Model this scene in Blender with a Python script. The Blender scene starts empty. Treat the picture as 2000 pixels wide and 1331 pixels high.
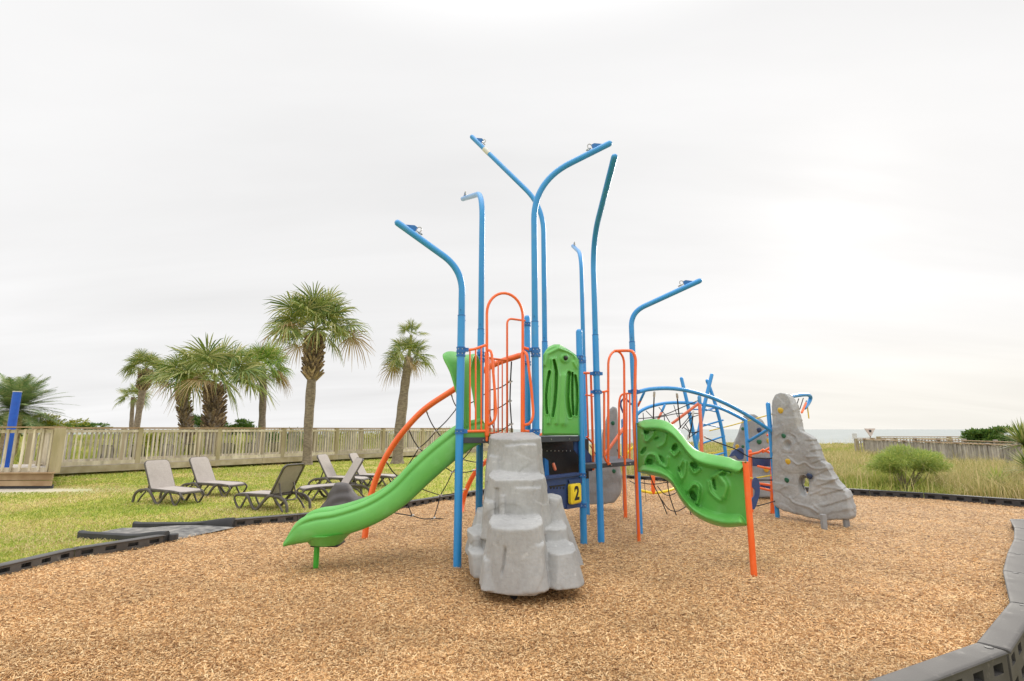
import bpy, bmesh, math, random
import numpy as np
from mathutils import Vector, noise, Matrix
random.seed(7); rng = np.random.default_rng(7)
S = bpy.context.scene
# ------------------------------------------------------------------ camera, sky, sun, exposure
CAM_H = 1.5; PITCH = math.radians(9.81)
cd = bpy.data.cameras.new('camera'); cam = bpy.data.objects.new('camera', cd); S.collection.objects.link(cam)
cd.sensor_width = 36; cd.lens = 18.0; cd.clip_start = 0.05; cd.clip_end = 9000
cam.location = (0, 0, CAM_H); cam.rotation_euler = (math.pi/2 + PITCH, 0, 0); S.camera = cam
S.render.resolution_x = 1024; S.render.resolution_y = 681
S.view_settings.view_transform = 'Standard'; S.view_settings.look = 'None'
S.view_settings.exposure = 0.27; S.view_settings.gamma = 1.0
SUN_AZ = math.radians(34.7); SUN_EL = math.radians(21)       # azimuth from +Y towards +X
sun_dir = Vector((math.sin(SUN_AZ)*math.cos(SUN_EL), math.cos(SUN_AZ)*math.cos(SUN_EL), math.sin(SUN_EL)))
W = bpy.data.worlds.new('World'); S.world = W; W.use_nodes = True
def build_world():
    nt = W.node_tree; nt.nodes.clear(); N = nt.nodes.new; L = nt.links.new
    out = N('ShaderNodeOutputWorld'); bg = N('ShaderNodeBackground'); L(bg.outputs[0], out.inputs[0])
    sky = N('ShaderNodeTexSky'); sky.sky_type = 'NISHITA'; sky.sun_disc = False
    sky.sun_elevation = SUN_EL; sky.sun_rotation = SUN_AZ; sky.dust_density = 4.0
    tc = N('ShaderNodeTexCoord'); sep = N('ShaderNodeSeparateXYZ'); L(tc.outputs['Generated'], sep.inputs[0])
    def M(op, a, b=None, c=None):
        n = N('ShaderNodeMath'); n.operation = op
        for i, q in enumerate((a, b, c)):
            if q is None: continue
            if isinstance(q, (int, float)): n.inputs[i].default_value = q
            else: L(q, n.inputs[i])
        return n.outputs[0]
    z = M('MAXIMUM', sep.outputs[2], 0.0)
    # project the direction on to a cloud ceiling, so cloud bands flatten towards the horizon
    den = M('ADD', z, 0.16); cx = M('DIVIDE', sep.outputs[0], den); cy = M('DIVIDE', sep.outputs[1], den)
    comb = N('ShaderNodeCombineXYZ'); L(cx, comb.inputs[0]); L(cy, comb.inputs[1])
    mp = N('ShaderNodeMapping'); L(comb.outputs[0], mp.inputs[0]); mp.inputs['Rotation'].default_value = (0, 0, 0.62); mp.inputs['Scale'].default_value = (0.28, 1.0, 1)
    n1 = N('ShaderNodeTexNoise'); n1.inputs['Scale'].default_value = 1.25; n1.inputs['Distortion'].default_value = .4; n1.inputs['Detail'].default_value = 6; n1.inputs['Roughness'].default_value = .5; L(mp.outputs[0], n1.inputs['Vector'])
    # sun glow through the cloud
    dp = N('ShaderNodeVectorMath'); dp.operation = 'DOT_PRODUCT'; L(tc.outputs['Generated'], dp.inputs[0]); dp.inputs[1].default_value = sun_dir
    d = M('MAXIMUM', dp.outputs['Value'], 0.0)
    glow = M('MULTIPLY', M('POWER', d, 260.0), M('MULTIPLY_ADD', n1.outputs[0], 0.6, -0.20)); wide = M('MULTIPLY', M('POWER', d, 9.0), 0.035)
    top = N('ShaderNodeMapRange'); L(z, top.inputs[0]); top.inputs[1].default_value = 0.62; top.inputs[2].default_value = 1.0; top.inputs[3].default_value = 0.0; top.inputs[4].default_value = 1.5; top.interpolation_type = 'SMOOTHSTEP'
    back = N('ShaderNodeMapRange'); L(sep.outputs[1], back.inputs[0]); back.inputs[1].default_value = 0.15; back.inputs[2].default_value = -0.5; back.inputs[3].default_value = 0.0; back.inputs[4].default_value = 0.22; back.interpolation_type = 'SMOOTHSTEP'
    var = M('MULTIPLY_ADD', n1.outputs[0], 0.32, 0.59)
    lum = M('ADD', M('ADD', var, glow), M('ADD', wide, M('ADD', top.outputs[0], back.outputs[0])))
    # colour: slightly cool overhead, warm cream low down towards the sun
    az = N('ShaderNodeMapRange'); L(sep.outputs[0], az.inputs[0]); az.inputs[1].default_value = -0.15; az.inputs[2].default_value = 0.6; az.interpolation_type = 'SMOOTHSTEP'
    lo = N('ShaderNodeMapRange'); L(z, lo.inputs[0]); lo.inputs[1].default_value = 0.22; lo.inputs[2].default_value = 0.0; lo.interpolation_type = 'SMOOTHSTEP'
    wf = M('MULTIPLY', az.outputs[0], lo.outputs[0])
    mx = N('ShaderNodeMix'); mx.data_type = 'RGBA'; L(wf, mx.inputs['Factor']); mx.inputs['A'].default_value = (1.0, 0.995, 0.995, 1); mx.inputs['B'].default_value = (1.015, 0.985, 0.915, 1)
    sc_ = N('ShaderNodeVectorMath'); sc_.operation = 'SCALE'; L(mx.outputs['Result'], sc_.inputs[0]); L(lum, sc_.inputs['Scale'])
    sk = N('ShaderNodeVectorMath'); sk.operation = 'SCALE'; L(sky.outputs[0], sk.inputs[0]); sk.inputs['Scale'].default_value = 0.0006
    ad = N('ShaderNodeVectorMath'); ad.operation = 'ADD'; L(sc_.outputs[0], ad.inputs[0]); L(sk.outputs[0], ad.inputs[1])
    L(ad.outputs[0], bg.inputs['Color']); bg.inputs['Strength'].default_value = 1.0
build_world()
sl = bpy.data.lights.new('sun', 'SUN'); sl.energy = 1.3; sl.angle = math.radians(14); sl.color = (1.0, 0.94, 0.85)
so = bpy.data.objects.new('sun', sl); S.collection.objects.link(so); so.rotation_euler = (-sun_dir).to_track_quat('-Z', 'Y').to_euler(); so.location = (20, 30, 30)

# ------------------------------------------------------------------ helpers
cp, sp = math.cos(PITCH), math.sin(PITCH)
def ray(px, py):
    x = (px-1000)/1000; v = (665.5-py)/1000
    return Vector((x, cp - v*sp, sp + v*cp))
def at(px, py, Y):
    d = ray(px, py); k = Y/d.y; return Vector((d.x*k, Y, CAM_H + d.z*k))
def gp(px, py, z=0.0):
    d = ray(px, py); k = (z-CAM_H)/d.z; return Vector((d.x*k, d.y*k, z))
def pl(px, py, P0, P1, off=0.0):
    """point of a vertical plane through P0-P1 (xy)"""
    d = ray(px, py); tx, ty = P1[0]-P0[0], P1[1]-P0[1]; l = math.hypot(tx, ty); nx, ny = ty/l, -tx/l
    k = (nx*P0[0]+ny*P0[1]+off)/(nx*d.x+ny*d.y)
    return Vector((d.x*k, d.y*k, CAM_H+d.z*k))
def lerp(a, b, t): return a+(b-a)*t
def V(*a): return Vector(a)
def cr(pts, n=8):
    pts = [Vector(p) for p in pts]
    if len(pts) < 3: return pts
    P = [pts[0]*2-pts[1]]+pts+[pts[-1]*2-pts[-2]]; out = []
    for i in range(1, len(P)-2):
        a, b, c, d = P[i-1], P[i], P[i+1], P[i+2]
        for k in range(n):
            t = k/n; out.append(.5*((2*b)+(c-a)*t+(2*a-5*b+4*c-d)*t*t+(3*b-a-3*c+d)*t*t*t))
    out.append(pts[-1]); return out
def fillet(pts, r, n=6):
    pts = [Vector(p) for p in pts]; out = [pts[0]]
    for i in range(1, len(pts)-1):
        a, b, c = pts[i-1], pts[i], pts[i+1]; u = (a-b); w = (c-b)
        q = min(r, u.length*.49, w.length*.49); p0 = b+u.normalized()*q; p1 = b+w.normalized()*q
        for k in range(n+1):
            t = k/n; out.append(p0*(1-t)**2+b*2*t*(1-t)+p1*t*t)
    out.append(pts[-1]); return out
class MB:
    def __init__(s): s.v = []; s.f = []
    def add(s, vs, fs):
        o = len(s.v); s.v += [tuple(p) for p in vs]; s.f += [tuple(i+o for i in f) for f in fs]; return s
    def box(s, c, size, R=None):
        hx, hy, hz = size[0]/2, size[1]/2, size[2]/2; vs = []
        for x in (-hx, hx):
            for y in (-hy, hy):
                for z in (-hz, hz):
                    p = Vector((x, y, z)); 
                    if R is not None: p = R @ p
                    vs.append(p+Vector(c))
        return s.add(vs, [(0,1,3,2),(4,6,7,5),(0,4,5,1),(2,3,7,6),(0,2,6,4),(1,5,7,3)])
    def bar(s, a, b, w, h, up=(0,0,1)):
        a = Vector(a); b = Vector(b); d = (b-a); L = d.length; d.normalize(); u = Vector(up)
        sd = d.cross(u)
        if sd.length < 1e-4: sd = d.cross(Vector((0,1,0)))
        sd.normalize(); u = sd.cross(d); R = Matrix((sd, d, u)).transposed()
        return s.box((a+b)/2, (w, L, h), R)
    def tube(s, pts, r, seg=12, cap='round', r_end=None):
        pts = [Vector(p) for p in pts]; n = len(pts)
        if n < 2: return s
        T = []
        for i in range(n):
            a = pts[max(i-1, 0)]; b = pts[min(i+1, n-1)]; t = b-a
            T.append(t.normalized() if t.length > 1e-9 else Vector((0,0,1)))
        u = T[0].orthogonal().normalized(); rings = []
        rf = r if callable(r) else (lambda t: r if r_end is None else lerp(r, r_end, t))
        st = []
        if cap == 'round':
            for k in (0, 1, 2): 
                a = k*math.pi/6; st.append((pts[0]-T[0]*rf(0)*math.cos(a), max(math.sin(a), .02), 0))
        seq = [(q[0], q[1]*rf(0), T[0]) for q in st]+[(pts[i], rf(i/(n-1)), T[i]) for i in range(n)]
        if cap == 'round':
            for k in (2, 1, 0):
                a = k*math.pi/6; seq.append((pts[-1]+T[-1]*rf(1)*math.cos(a), max(math.sin(a), .02)*rf(1), T[-1]))
        vs = []
        for c, rr, t in seq:
            u = (u-t*u.dot(t)).normalized(); w = t.cross(u)
            for k in range(seg):
                a = 2*math.pi*k/seg; vs.append(c+(u*math.cos(a)+w*math.sin(a))*rr)
        m = len(seq); fs = []
        for i in range(m-1):
            for k in range(seg):
                k2 = (k+1) % seg; fs.append((i*seg+k, i*seg+k2, (i+1)*seg+k2, (i+1)*seg+k))
        fs.append(tuple(range(seg-1, -1, -1))); fs.append(tuple((m-1)*seg+k for k in range(seg)))
        return s.add(vs, fs)
    def loft(s, rings, caps=True, closed=True):
        n = len(rings[0]); vs = [p for r in rings for p in r]; fs = []
        for i in range(len(rings)-1):
            for k in range(n if closed else n-1):
                k2 = (k+1) % n; fs.append((i*n+k, i*n+k2, (i+1)*n+k2, (i+1)*n+k))
        if caps: fs.append(tuple(range(n-1, -1, -1))); fs.append(tuple((len(rings)-1)*n+k for k in range(n)))
        return s.add(vs, fs)
    def prism(s, poly, off):
        """poly: 3-D points; off: extrusion vector"""
        return s.loft([[Vector(p) for p in poly], [Vector(p)+Vector(off) for p in poly]])
    def build(s, name, mat, parent=None, world=True, smooth=True, bevel=0, sharp=40, solid=0):
        me = bpy.data.meshes.new(name); vs = s.v
        if world and parent is not None:
            o = root(parent).location; vs = [(p[0]-o.x, p[1]-o.y, p[2]-o.z) for p in vs]
        me.from_pydata(vs, [], s.f); me.materials.append(mat)
        bm = bmesh.new(); bm.from_mesh(me); bmesh.ops.recalc_face_normals(bm, faces=bm.faces); bm.to_mesh(me); bm.free()
        ob = bpy.data.objects.new(name, me); S.collection.objects.link(ob); ob.parent = parent
        if smooth:
            me.shade_smooth(); me.set_sharp_from_angle(angle=math.radians(sharp))
        if solid:
            m = ob.modifiers.new('t', 'SOLIDIFY'); m.thickness = solid; m.offset = 0
        if bevel:
            m = ob.modifiers.new('b', 'BEVEL'); m.width = bevel; m.segments = 2; m.limit_method = 'ANGLE'; m.angle_limit = math.radians(40)
        return ob
def root(o):
    while o.parent: o = o.parent
    return o
def empty(name, loc, label, cat, group=None, rz=0):
    o = bpy.data.objects.new(name, None); S.collection.objects.link(o); o.location = loc; o.rotation_euler.z = rz; o.empty_display_size = .2
    return tag(o, label, cat, group)
def tag(o, label=None, cat=None, group=None, kind=None):
    if label: o['label'] = label
    if cat: o['category'] = cat
    if group: o['group'] = group
    if kind: o['kind'] = kind
    return o
def copy_tree(o, parent=None):
    c = o.copy(); S.collection.objects.link(c); c.parent = parent
    for ch in list(o.children): copy_tree(ch, c)
    return c
def npmesh(name, verts, faces_n, mat, idx=None, cols=None):
    """verts (N,3) array; every faces_n consecutive vertices form a face, or idx gives index array (M,faces_n)"""
    me = bpy.data.meshes.new(name); n = len(verts)
    if idx is None: idx = np.arange(n).reshape(-1, faces_n)
    me.vertices.add(n); me.vertices.foreach_set('co', np.asarray(verts, dtype=np.float32).ravel())
    me.loops.add(idx.size); me.loops.foreach_set('vertex_index', idx.astype(np.int32).ravel())
    me.polygons.add(len(idx)); me.polygons.foreach_set('loop_start', (np.arange(len(idx))*faces_n).astype(np.int32))
    me.update(calc_edges=True); me.validate(); me.materials.append(mat)
    if cols is not None:
        at_ = me.color_attributes.new('tint', 'FLOAT_COLOR', 'POINT')
        c4 = np.ones((n, 4), dtype=np.float32); c4[:, :3] = cols; at_.data.foreach_set('color', c4.ravel())
    ob = bpy.data.objects.new(name, me); S.collection.objects.link(ob); return ob

# ------------------------------------------------------------------ materials
def mat(name, c1, c2=None, rough=.5, scale=8, bump=0, bscale=None, detail=5, spec=.5, island=0, metal=0, stretch=None, coat=0, contrast=(.35,.65), trans=0):
    m = bpy.data.materials.new(name); m.use_nodes = True; nt = m.node_tree; N = nt.nodes.new; L = nt.links.new
    b = nt.nodes['Principled BSDF']; b.inputs['Roughness'].default_value = rough; b.inputs['Specular IOR Level'].default_value = spec; b.inputs['Metallic'].default_value = metal
    if coat: b.inputs['Coat Weight'].default_value = coat; b.inputs['Coat Roughness'].default_value = .15
    c1 = (*c1, 1); c2 = (*(c2 or [q*.8 for q in c1[:3]]), 1)
    tc = N('ShaderNodeTexCoord'); mp = N('ShaderNodeMapping'); L(tc.outputs['Object'], mp.inputs[0])
    if stretch: mp.inputs['Scale'].default_value = stretch
    n = N('ShaderNodeTexNoise'); n.inputs['Scale'].default_value = scale; n.inputs['Detail'].default_value = detail; L(mp.outputs[0], n.inputs['Vector'])
    mr = N('ShaderNodeMapRange'); mr.inputs[1].default_value = contrast[0]; mr.inputs[2].default_value = contrast[1]; L(n.outputs[0], mr.inputs[0])
    mx = N('ShaderNodeMix'); mx.data_type = 'RGBA'; L(mr.outputs[0], mx.inputs['Factor']); mx.inputs['A'].default_value = c1; mx.inputs['B'].default_value = c2
    col = mx.outputs['Result']
    if island:
        g = N('ShaderNodeNewGeometry'); hs = N('ShaderNodeHueSaturation'); m2 = N('ShaderNodeMapRange'); L(g.outputs['Random Per Island'], m2.inputs[0])
        m2.inputs[3].default_value = 1-island; m2.inputs[4].default_value = 1+island; L(m2.outputs[0], hs.inputs['Value']); L(col, hs.inputs['Color']); col = hs.outputs[0]
    L(col, b.inputs['Base Color'])
    r2 = N('ShaderNodeMapRange'); L(n.outputs[0], r2.inputs[0]); r2.inputs[3].default_value = rough*.8; r2.inputs[4].default_value = min(rough*1.25, 1); L(r2.outputs[0], b.inputs['Roughness'])
    if bump:
        n2 = N('ShaderNodeTexNoise'); n2.inputs['Scale'].default_value = bscale or scale*4; n2.inputs['Detail'].default_value = 6; L(mp.outputs[0], n2.inputs['Vector'])
        bp = N('ShaderNodeBump'); bp.inputs['Strength'].default_value = bump; bp.inputs['Distance'].default_value = .02; L(n2.outputs[0], bp.inputs['Height']); L(bp.outputs[0], b.inputs['Normal'])
    return m
def leafmat(name, a, b_, c, rough=.55, trans=.25):
    """per-leaf colour variation between three colours"""
    m = bpy.data.materials.new(name); m.use_nodes = True; nt = m.node_tree; N = nt.nodes.new; L = nt.links.new
    b = nt.nodes['Principled BSDF']; b.inputs['Roughness'].default_value = rough
    g = N('ShaderNodeNewGeometry'); cr_ = N('ShaderNodeValToRGB'); L(g.outputs['Random Per Island'], cr_.inputs[0])
    e = cr_.color_ramp.elements; e[0].color = (*a, 1); e[1].color = (*c, 1); k = e.new(.5); k.color = (*b_, 1)
    L(cr_.outputs[0], b.inputs['Base Color'])
    tr = N('ShaderNodeBsdfTranslucent'); L(cr_.outputs[0], tr.inputs[0]); ms = N('ShaderNodeMixShader'); ms.inputs[0].default_value = trans
    L(b.outputs[0], ms.inputs[1]); L(tr.outputs[0], ms.inputs[2]); L(ms.outputs[0], nt.nodes['Material Output'].inputs[0])
    return m
M_BLUE = mat('blue_paint', (.022,.27,.66), (.03,.30,.70), rough=.32, scale=3, spec=.5, coat=.25)
M_BLUEP = mat('faded_blue_paint', (.05,.27,.58), (.08,.32,.62), rough=.4, scale=6, coat=.15)
M_CLAMP = mat('blue_clamp', (.015,.13,.42), (.02,.16,.46), rough=.4, scale=20)
M_ORANGE = mat('orange_paint', (.90,.135,.022), (.94,.17,.035), rough=.35, scale=4, coat=.2)
M_SALMON = mat('faded_orange_paint', (.85,.2,.1), (.88,.26,.15), rough=.45, scale=5)
M_GREEN = mat('green_plastic', (.115,.42,.075), (.14,.46,.095), rough=.38, scale=2.5, bump=.04, bscale=300, spec=.5)
M_GREEND = mat('green_post', (.05,.42,.03), (.06,.46,.04), rough=.4)
M_NAVY = mat('navy_plastic', (.025,.055,.17), (.035,.07,.2), rough=.5, scale=10)
M_DECK = mat('dark_grey_deck', (.045,.05,.065), (.06,.065,.08), rough=.6, scale=12, bump=.1)
M_BLACK = mat('black_plastic', (.012,.012,.014), (.02,.02,.022), rough=.55)
M_YEL = mat('yellow_plastic', (.85,.62,.02), (.88,.66,.03), rough=.4)
M_METAL = mat('bare_metal', (.55,.55,.55), (.4,.4,.38), rough=.35, metal=.8)
M_WHITE = mat('pale_sleeve', (.72,.72,.7), (.6,.6,.58), rough=.5)
M_ROPE = mat('black_rope', (.02,.022,.026), (.035,.035,.04), rough=.9, scale=120, bump=.5, bscale=200)
M_YROPE = mat('yellow_rope', (.8,.6,.05), (.7,.5,.05), rough=.8, scale=60)
def rockmat(name, a, b_):
    m = mat(name, a, b_, rough=.72, scale=2.2, bump=.22, bscale=38, detail=9, spec=.3)
    nt = m.node_tree; N = nt.nodes.new; L = nt.links.new; bs = nt.nodes['Principled BSDF']
    src = bs.inputs['Base Color'].links[0].from_socket
    tc = N('ShaderNodeTexCoord'); mp = N('ShaderNodeMapping'); mp.inputs['Scale'].default_value = (1,1,.45); L(tc.outputs['Object'], mp.inputs[0])
    n = N('ShaderNodeTexNoise'); n.inputs['Scale'].default_value = 26; n.inputs['Detail'].default_value = 8; n.inputs['Roughness'].default_value = .7; L(mp.outputs[0], n.inputs['Vector'])
    r = N('ShaderNodeMapRange'); r.inputs[1].default_value = .3; r.inputs[2].default_value = .7; r.inputs[3].default_value = .88; r.inputs[4].default_value = 1.07; L(n.outputs[0], r.inputs[0])
    h = N('ShaderNodeHueSaturation'); L(r.outputs[0], h.inputs['Value']); L(src, h.inputs['Color']); L(h.outputs[0], bs.inputs['Base Color'])
    return m
M_ROCK = rockmat('grey_cast_rock', (.40,.398,.388), (.325,.322,.315))
M_ROCKD = rockmat('grey_cast_rock_weathered', (.36,.365,.37), (.25,.255,.26))
M_ROCKM = rockmat('grey_cast_rock_mid', (.42,.42,.415), (.33,.33,.33))
M_BORD = mat('dark_recycled_plastic', (.062,.058,.055), (.095,.09,.086), rough=.45, scale=5, bump=.08, bscale=120)
M_BORDB = mat('black_recycled_plastic', (.032,.032,.034), (.05,.05,.052), rough=.6, scale=5, bump=.08, bscale=120)
M_BORDL = mat('grey_recycled_plastic', (.062,.058,.055), (.09,.084,.08), rough=.62, scale=4, bump=.08, bscale=120, spec=.22)
M_WOOD = mat('weathered_wood', (.47,.40,.285), (.66,.59,.47), rough=.8, scale=6, island=.25, bump=.2, bscale=30, stretch=(1,1,.25))
M_WOODG = mat('mossy_post_wood', (.37,.31,.17), (.50,.42,.28), rough=.8, scale=4, island=.15, bump=.2, bscale=30, stretch=(1,1,.3))
M_WOODD = mat('brown_plank_wood', (.30,.19,.10), (.42,.30,.18), rough=.8, scale=3, island=.15, bump=.2, bscale=20)
M_WOODF = mat('weathered_fascia_wood', (.36,.29,.18), (.50,.43,.31), rough=.8, scale=3, island=.2, bump=.2, bscale=20)
M_WOODR = mat('grey_wood', (.34,.30,.26), (.46,.42,.37), rough=.85, scale=5, island=.3, bump=.2)
M_TRUNK = mat('palm_trunk', (.17,.13,.095), (.30,.245,.185), rough=.9, scale=7, bump=.8, bscale=18, stretch=(1,1,2.2))
M_BOOT = mat('palm_boots', (.17,.11,.07), (.37,.28,.19), rough=.9, scale=9, island=.6, bump=.4)
M_FAN = leafmat('palm_leaf', (.08,.15,.03), (.23,.29,.06), (.50,.47,.19))
M_FANB = leafmat('palm_leaf_bright', (.08,.19,.02), (.22,.34,.04), (.42,.43,.12))
M_DEADF = leafmat('dry_palm_leaf', (.35,.26,.12), (.45,.33,.16), (.3,.2,.09))
M_FEATH = leafmat('feather_palm_leaf', (.10,.18,.06), (.2,.29,.1), (.38,.38,.18))
M_SHRUB = leafmat('shrub_leaf', (.04,.11,.02), (.10,.2,.03), (.2,.28,.05))
M_YSHRUB = leafmat('yellow_shrub_leaf', (.2,.25,.02), (.34,.36,.03), (.45,.42,.05))
M_FSHRUB = leafmat('feathery_shrub_leaf', (.2,.32,.08), (.36,.45,.09), (.5,.52,.14), trans=.4)
M_DUNE = leafmat('dune_grass', (.24,.27,.06), (.52,.45,.18), (.72,.58,.32), trans=.35)
M_DUNEG = leafmat('dune_grass_green', (.18,.27,.04), (.38,.42,.08), (.56,.5,.17), trans=.35)
M_LAWNB = leafmat('lawn_blade', (.18,.29,.03), (.36,.42,.06), (.56,.5,.17), trans=.35)
M_LAWND = leafmat('dry_lawn_blade', (.36,.31,.1), (.62,.5,.22), (.75,.62,.36), trans=.35)
M_CHIPC = leafmat('wood_chip', (.23,.095,.028), (.75,.435,.175), (.98,.74,.42), rough=.8, trans=.05)
M_FRAME = mat('brown_resin', (.075,.062,.055), (.11,.095,.085), rough=.45, scale=6)
M_SLING = mat('taupe_mesh_fabric', (.38,.335,.305), (.44,.395,.36), rough=.75, scale=40)
M_BPOLE = mat('royal_blue_pole', (.01,.09,.52), (.012,.11,.58), rough=.4)
M_MAT = mat('grey_ramp_mat', (.08,.08,.08), (.30,.285,.26), rough=.85, scale=9, bump=.3, contrast=(.3,.7))
M_SEAL = mat('charcoal_rubber', (.07,.062,.06), (.10,.09,.088), rough=.6, scale=4, bump=.15)
M_SIGN = mat('sign_face', (.62,.5,.45), (.7,.62,.58), rough=.6)
M_HOLDG = mat('green_hold', (.02,.12,.07), (.03,.16,.09), rough=.6)
M_HOLDY = mat('yellow_hold', (.62,.40,.04), (.7,.46,.06), rough=.6)
M_HOLDN = mat('navy_hold', (.03,.05,.11), (.04,.06,.13), rough=.6)

# ------------------------------------------------------------------ ground, chips, lawn, water
CHIP = [(-5.2,6.43),(-5.34,5.6),(-5.3,4.6),(-4.9,3.5),(-4.0,2.3),(-2.6,1.5),(-1.2,1.45),(-.25,2.1),(.9,2.63),(2.0,3.17),(3.1,3.7),(4.1,4.51),
        (4.93,5.45),(5.7,6.21),(6.5,6.96),(7.25,7.73),(7.87,8.45),(8.8,8.35),(10.5,8.3),(12.0,8.5),(12.0,9.3),(10.95,9.5),(10.3,10.18),(9.64,10.87),(8.96,11.55),(8.16,12.1),
        (7.4,12.68),(6.5,13.3),(5.6,14.2),(4.6,15.2),(3.5,16.1),(2.5,15.6),(1.4,14.5),(.4,13.5),(-.7,12.3),(-1.6,10.95),(-2.65,9.5),(-3.55,8.85),(-4.36,8.35),(-4.66,7.23)]
CP = np.array(CHIP)
def inside(P, poly):
    x, y = P[..., 0], P[..., 1]; r = np.zeros(x.shape, bool); n = len(poly); j = n-1
    for i in range(n):
        xi, yi = poly[i]; xj, yj = poly[j]
        c = ((yi > y) != (yj > y)) & (x < (xj-xi)*(y-yi)/(yj-yi+1e-12)+xi); r ^= c; j = i
    return r
def dist_poly(P, poly):
    d = np.full(P.shape[:-1], 1e9)
    for i in range(len(poly)):
        a = poly[i-1]; b = poly[i]; ab = b-a; t = np.clip(((P-a)@ab)/(ab@ab+1e-12), 0, 1); q = a+t[..., None]*ab
        d = np.minimum(d, np.hypot(*(np.moveaxis(P-q, -1, 0))))
    return d
def sstep(a, b, x): t = np.clip((x-a)/(b-a), 0, 1); return t*t*(3-2*t)
def gheight(X, Y):
    """terrain height outside the chip bed"""
    X = np.asarray(X, float); Y = np.asarray(Y, float)
    z = np.full(X.shape, -0.012)
    z += .02*np.sin(X*.9+1)*np.sin(Y*.7)*sstep(6, 10, np.abs(X)+Y*.2)*.6
    # low ground outside the near right curb
    line = (X-2.0)*.62-(Y-3.17)*.78
    z -= .34*sstep(.12, .35, line)*sstep(9.5, 7.5, Y)*sstep(-3, 0, X)
    # dunes to the right and rear
    dune = sstep(0, 3, X-3.2+.0*Y)*sstep(12.5, 17, Y+.18*X)*.0+sstep(30, 42, Y-.2*X)*np.where(X < 1, .75, .22)
    z += dune*(1+.5*np.sin(X*.31)*np.cos(Y*.23))
    z -= sstep(46, 75, Y)*3.6
    return z
def build_ground():
    xs = np.concatenate([np.linspace(-4000,-60,14)[:-1], np.linspace(-60,-16,20)[:-1], np.linspace(-16,-7,24)[:-1], np.linspace(-7,13,134)[:-1], np.linspace(13,60,40)[:-1], np.linspace(60,4000,14)])
    ys = np.concatenate([np.linspace(-3000,-4,6)[:-1], np.linspace(-4,1,8)[:-1], np.linspace(1,18,114)[:-1], np.linspace(18,90,80)[:-1], np.linspace(90,6000,14)])
    X, Y = np.meshgrid(xs, ys); P = np.stack([X, Y], -1)
    ins = inside(P, CHIP); Z = gheight(X, Y); Z = np.where(ins, -.09, Z)
    nx, ny = len(xs), len(ys); idx = np.arange(nx*ny).reshape(ny, nx)
    F = np.stack([idx[:-1,:-1], idx[:-1,1:], idx[1:,1:], idx[1:,:-1]], -1).reshape(-1, 4)
    sand = sstep(50, 62, Y); green = sstep(34, 26, Y)*sstep(3.5, 1.0, X-.25*(Y-16)*(Y>16))
    bare = np.exp(-(((X+13.5)/3.0)**2+((Y-13.2)/.55)**2))
    cols = np.stack([green, sand, np.clip(bare*1.3, 0, 1)], -1).reshape(-1, 3)
    m = bpy.data.materials.new('ground'); m.use_nodes = True; nt = m.node_tree; N = nt.nodes.new; L = nt.links.new; b = nt.nodes['Principled BSDF']
    b.inputs['Roughness'].default_value = .95; b.inputs['Specular IOR Level'].default_value = .15
    ca = N('ShaderNodeVertexColor'); ca.layer_name = 'tint'; sx = N('ShaderNodeSeparateColor'); L(ca.outputs[0], sx.inputs[0])
    tc = N('ShaderNodeTexCoord')
    def nz(sc, d=6):
        n = N('ShaderNodeTexNoise'); n.inputs['Scale'].default_value = sc; n.inputs['Detail'].default_value = d; L(tc.outputs['Object'], n.inputs['Vector']); return n.outputs[0]
    def ramp(f, cs):
        r = N('ShaderNodeValToRGB'); L(f, r.inputs[0]); e = r.color_ramp.elements; e[0].position = cs[0][0]; e[0].color = (*cs[0][1],1); e[1].position = cs[-1][0]; e[1].color = (*cs[-1][1],1)
        for p, c in cs[1:-1]: k = e.new(p); k.color = (*c,1)
        return r.outputs[0]
    def mix(f, a, c):
        x = N('ShaderNodeMix'); x.data_type = 'RGBA'; 
        if isinstance(f, float): x.inputs['Factor'].default_value = f
        else: L(f, x.inputs['Factor'])
        L(a, x.inputs['A']); L(c, x.inputs['B']); return x.outputs['Result']
    big = nz(.55, 4); fine = nz(14, 8)
    lawn = mix(.5, ramp(big, [(.35,(.2,.30,.03)),(.5,(.40,.40,.07)),(.62,(.58,.47,.19))]), ramp(fine, [(.3,(.16,.22,.02)),(.55,(.38,.38,.07)),(.75,(.6,.5,.2))]))
    dune = mix(.5, ramp(big, [(.3,(.26,.24,.07)),(.7,(.42,.34,.15))]), ramp(fine, [(.3,(.18,.17,.06)),(.7,(.5,.42,.24))]))
    sandc = ramp(fine, [(.3,(.50,.45,.37)),(.7,(.62,.57,.48))])
    c = mix(sx.outputs[0], dune, lawn); c = mix(sx.outputs[1], c, sandc); c = mix(sx.outputs[2], c, sandc)
    L(c, b.inputs['Base Color']); bp = N('ShaderNodeBump'); bp.inputs['Strength'].default_value = .6; bp.inputs['Distance'].default_value = .03; L(fine, bp.inputs['Height']); L(bp.outputs[0], b.inputs['Normal'])
    g = npmesh('ground', np.stack([X, Y, Z], -1).reshape(-1, 3), 4, m, F, cols); tag(g, kind='structure'); g.data.shade_smooth()
build_ground()
def chip_z(x, y):
    hol = -.05*np.exp(-(((x+2.75)/.45)**2+((y-6.0)/.5)**2))+.03*np.exp(-(((x+3.4)/.3)**2+((y-5.9)/.6)**2))-.035*np.exp(-(((x-.1)/.5)**2+((y-4.45)/.3)**2))
    return hol+.014*np.sin(x*1.3+2*np.sin(y*.8))*np.sin(y*1.1+1.5*np.sin(x*.7))+.012*np.sin(x*2.1+.5)*np.sin(y*1.7)+.010*np.sin(x*4.7+y*3.1)
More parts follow.
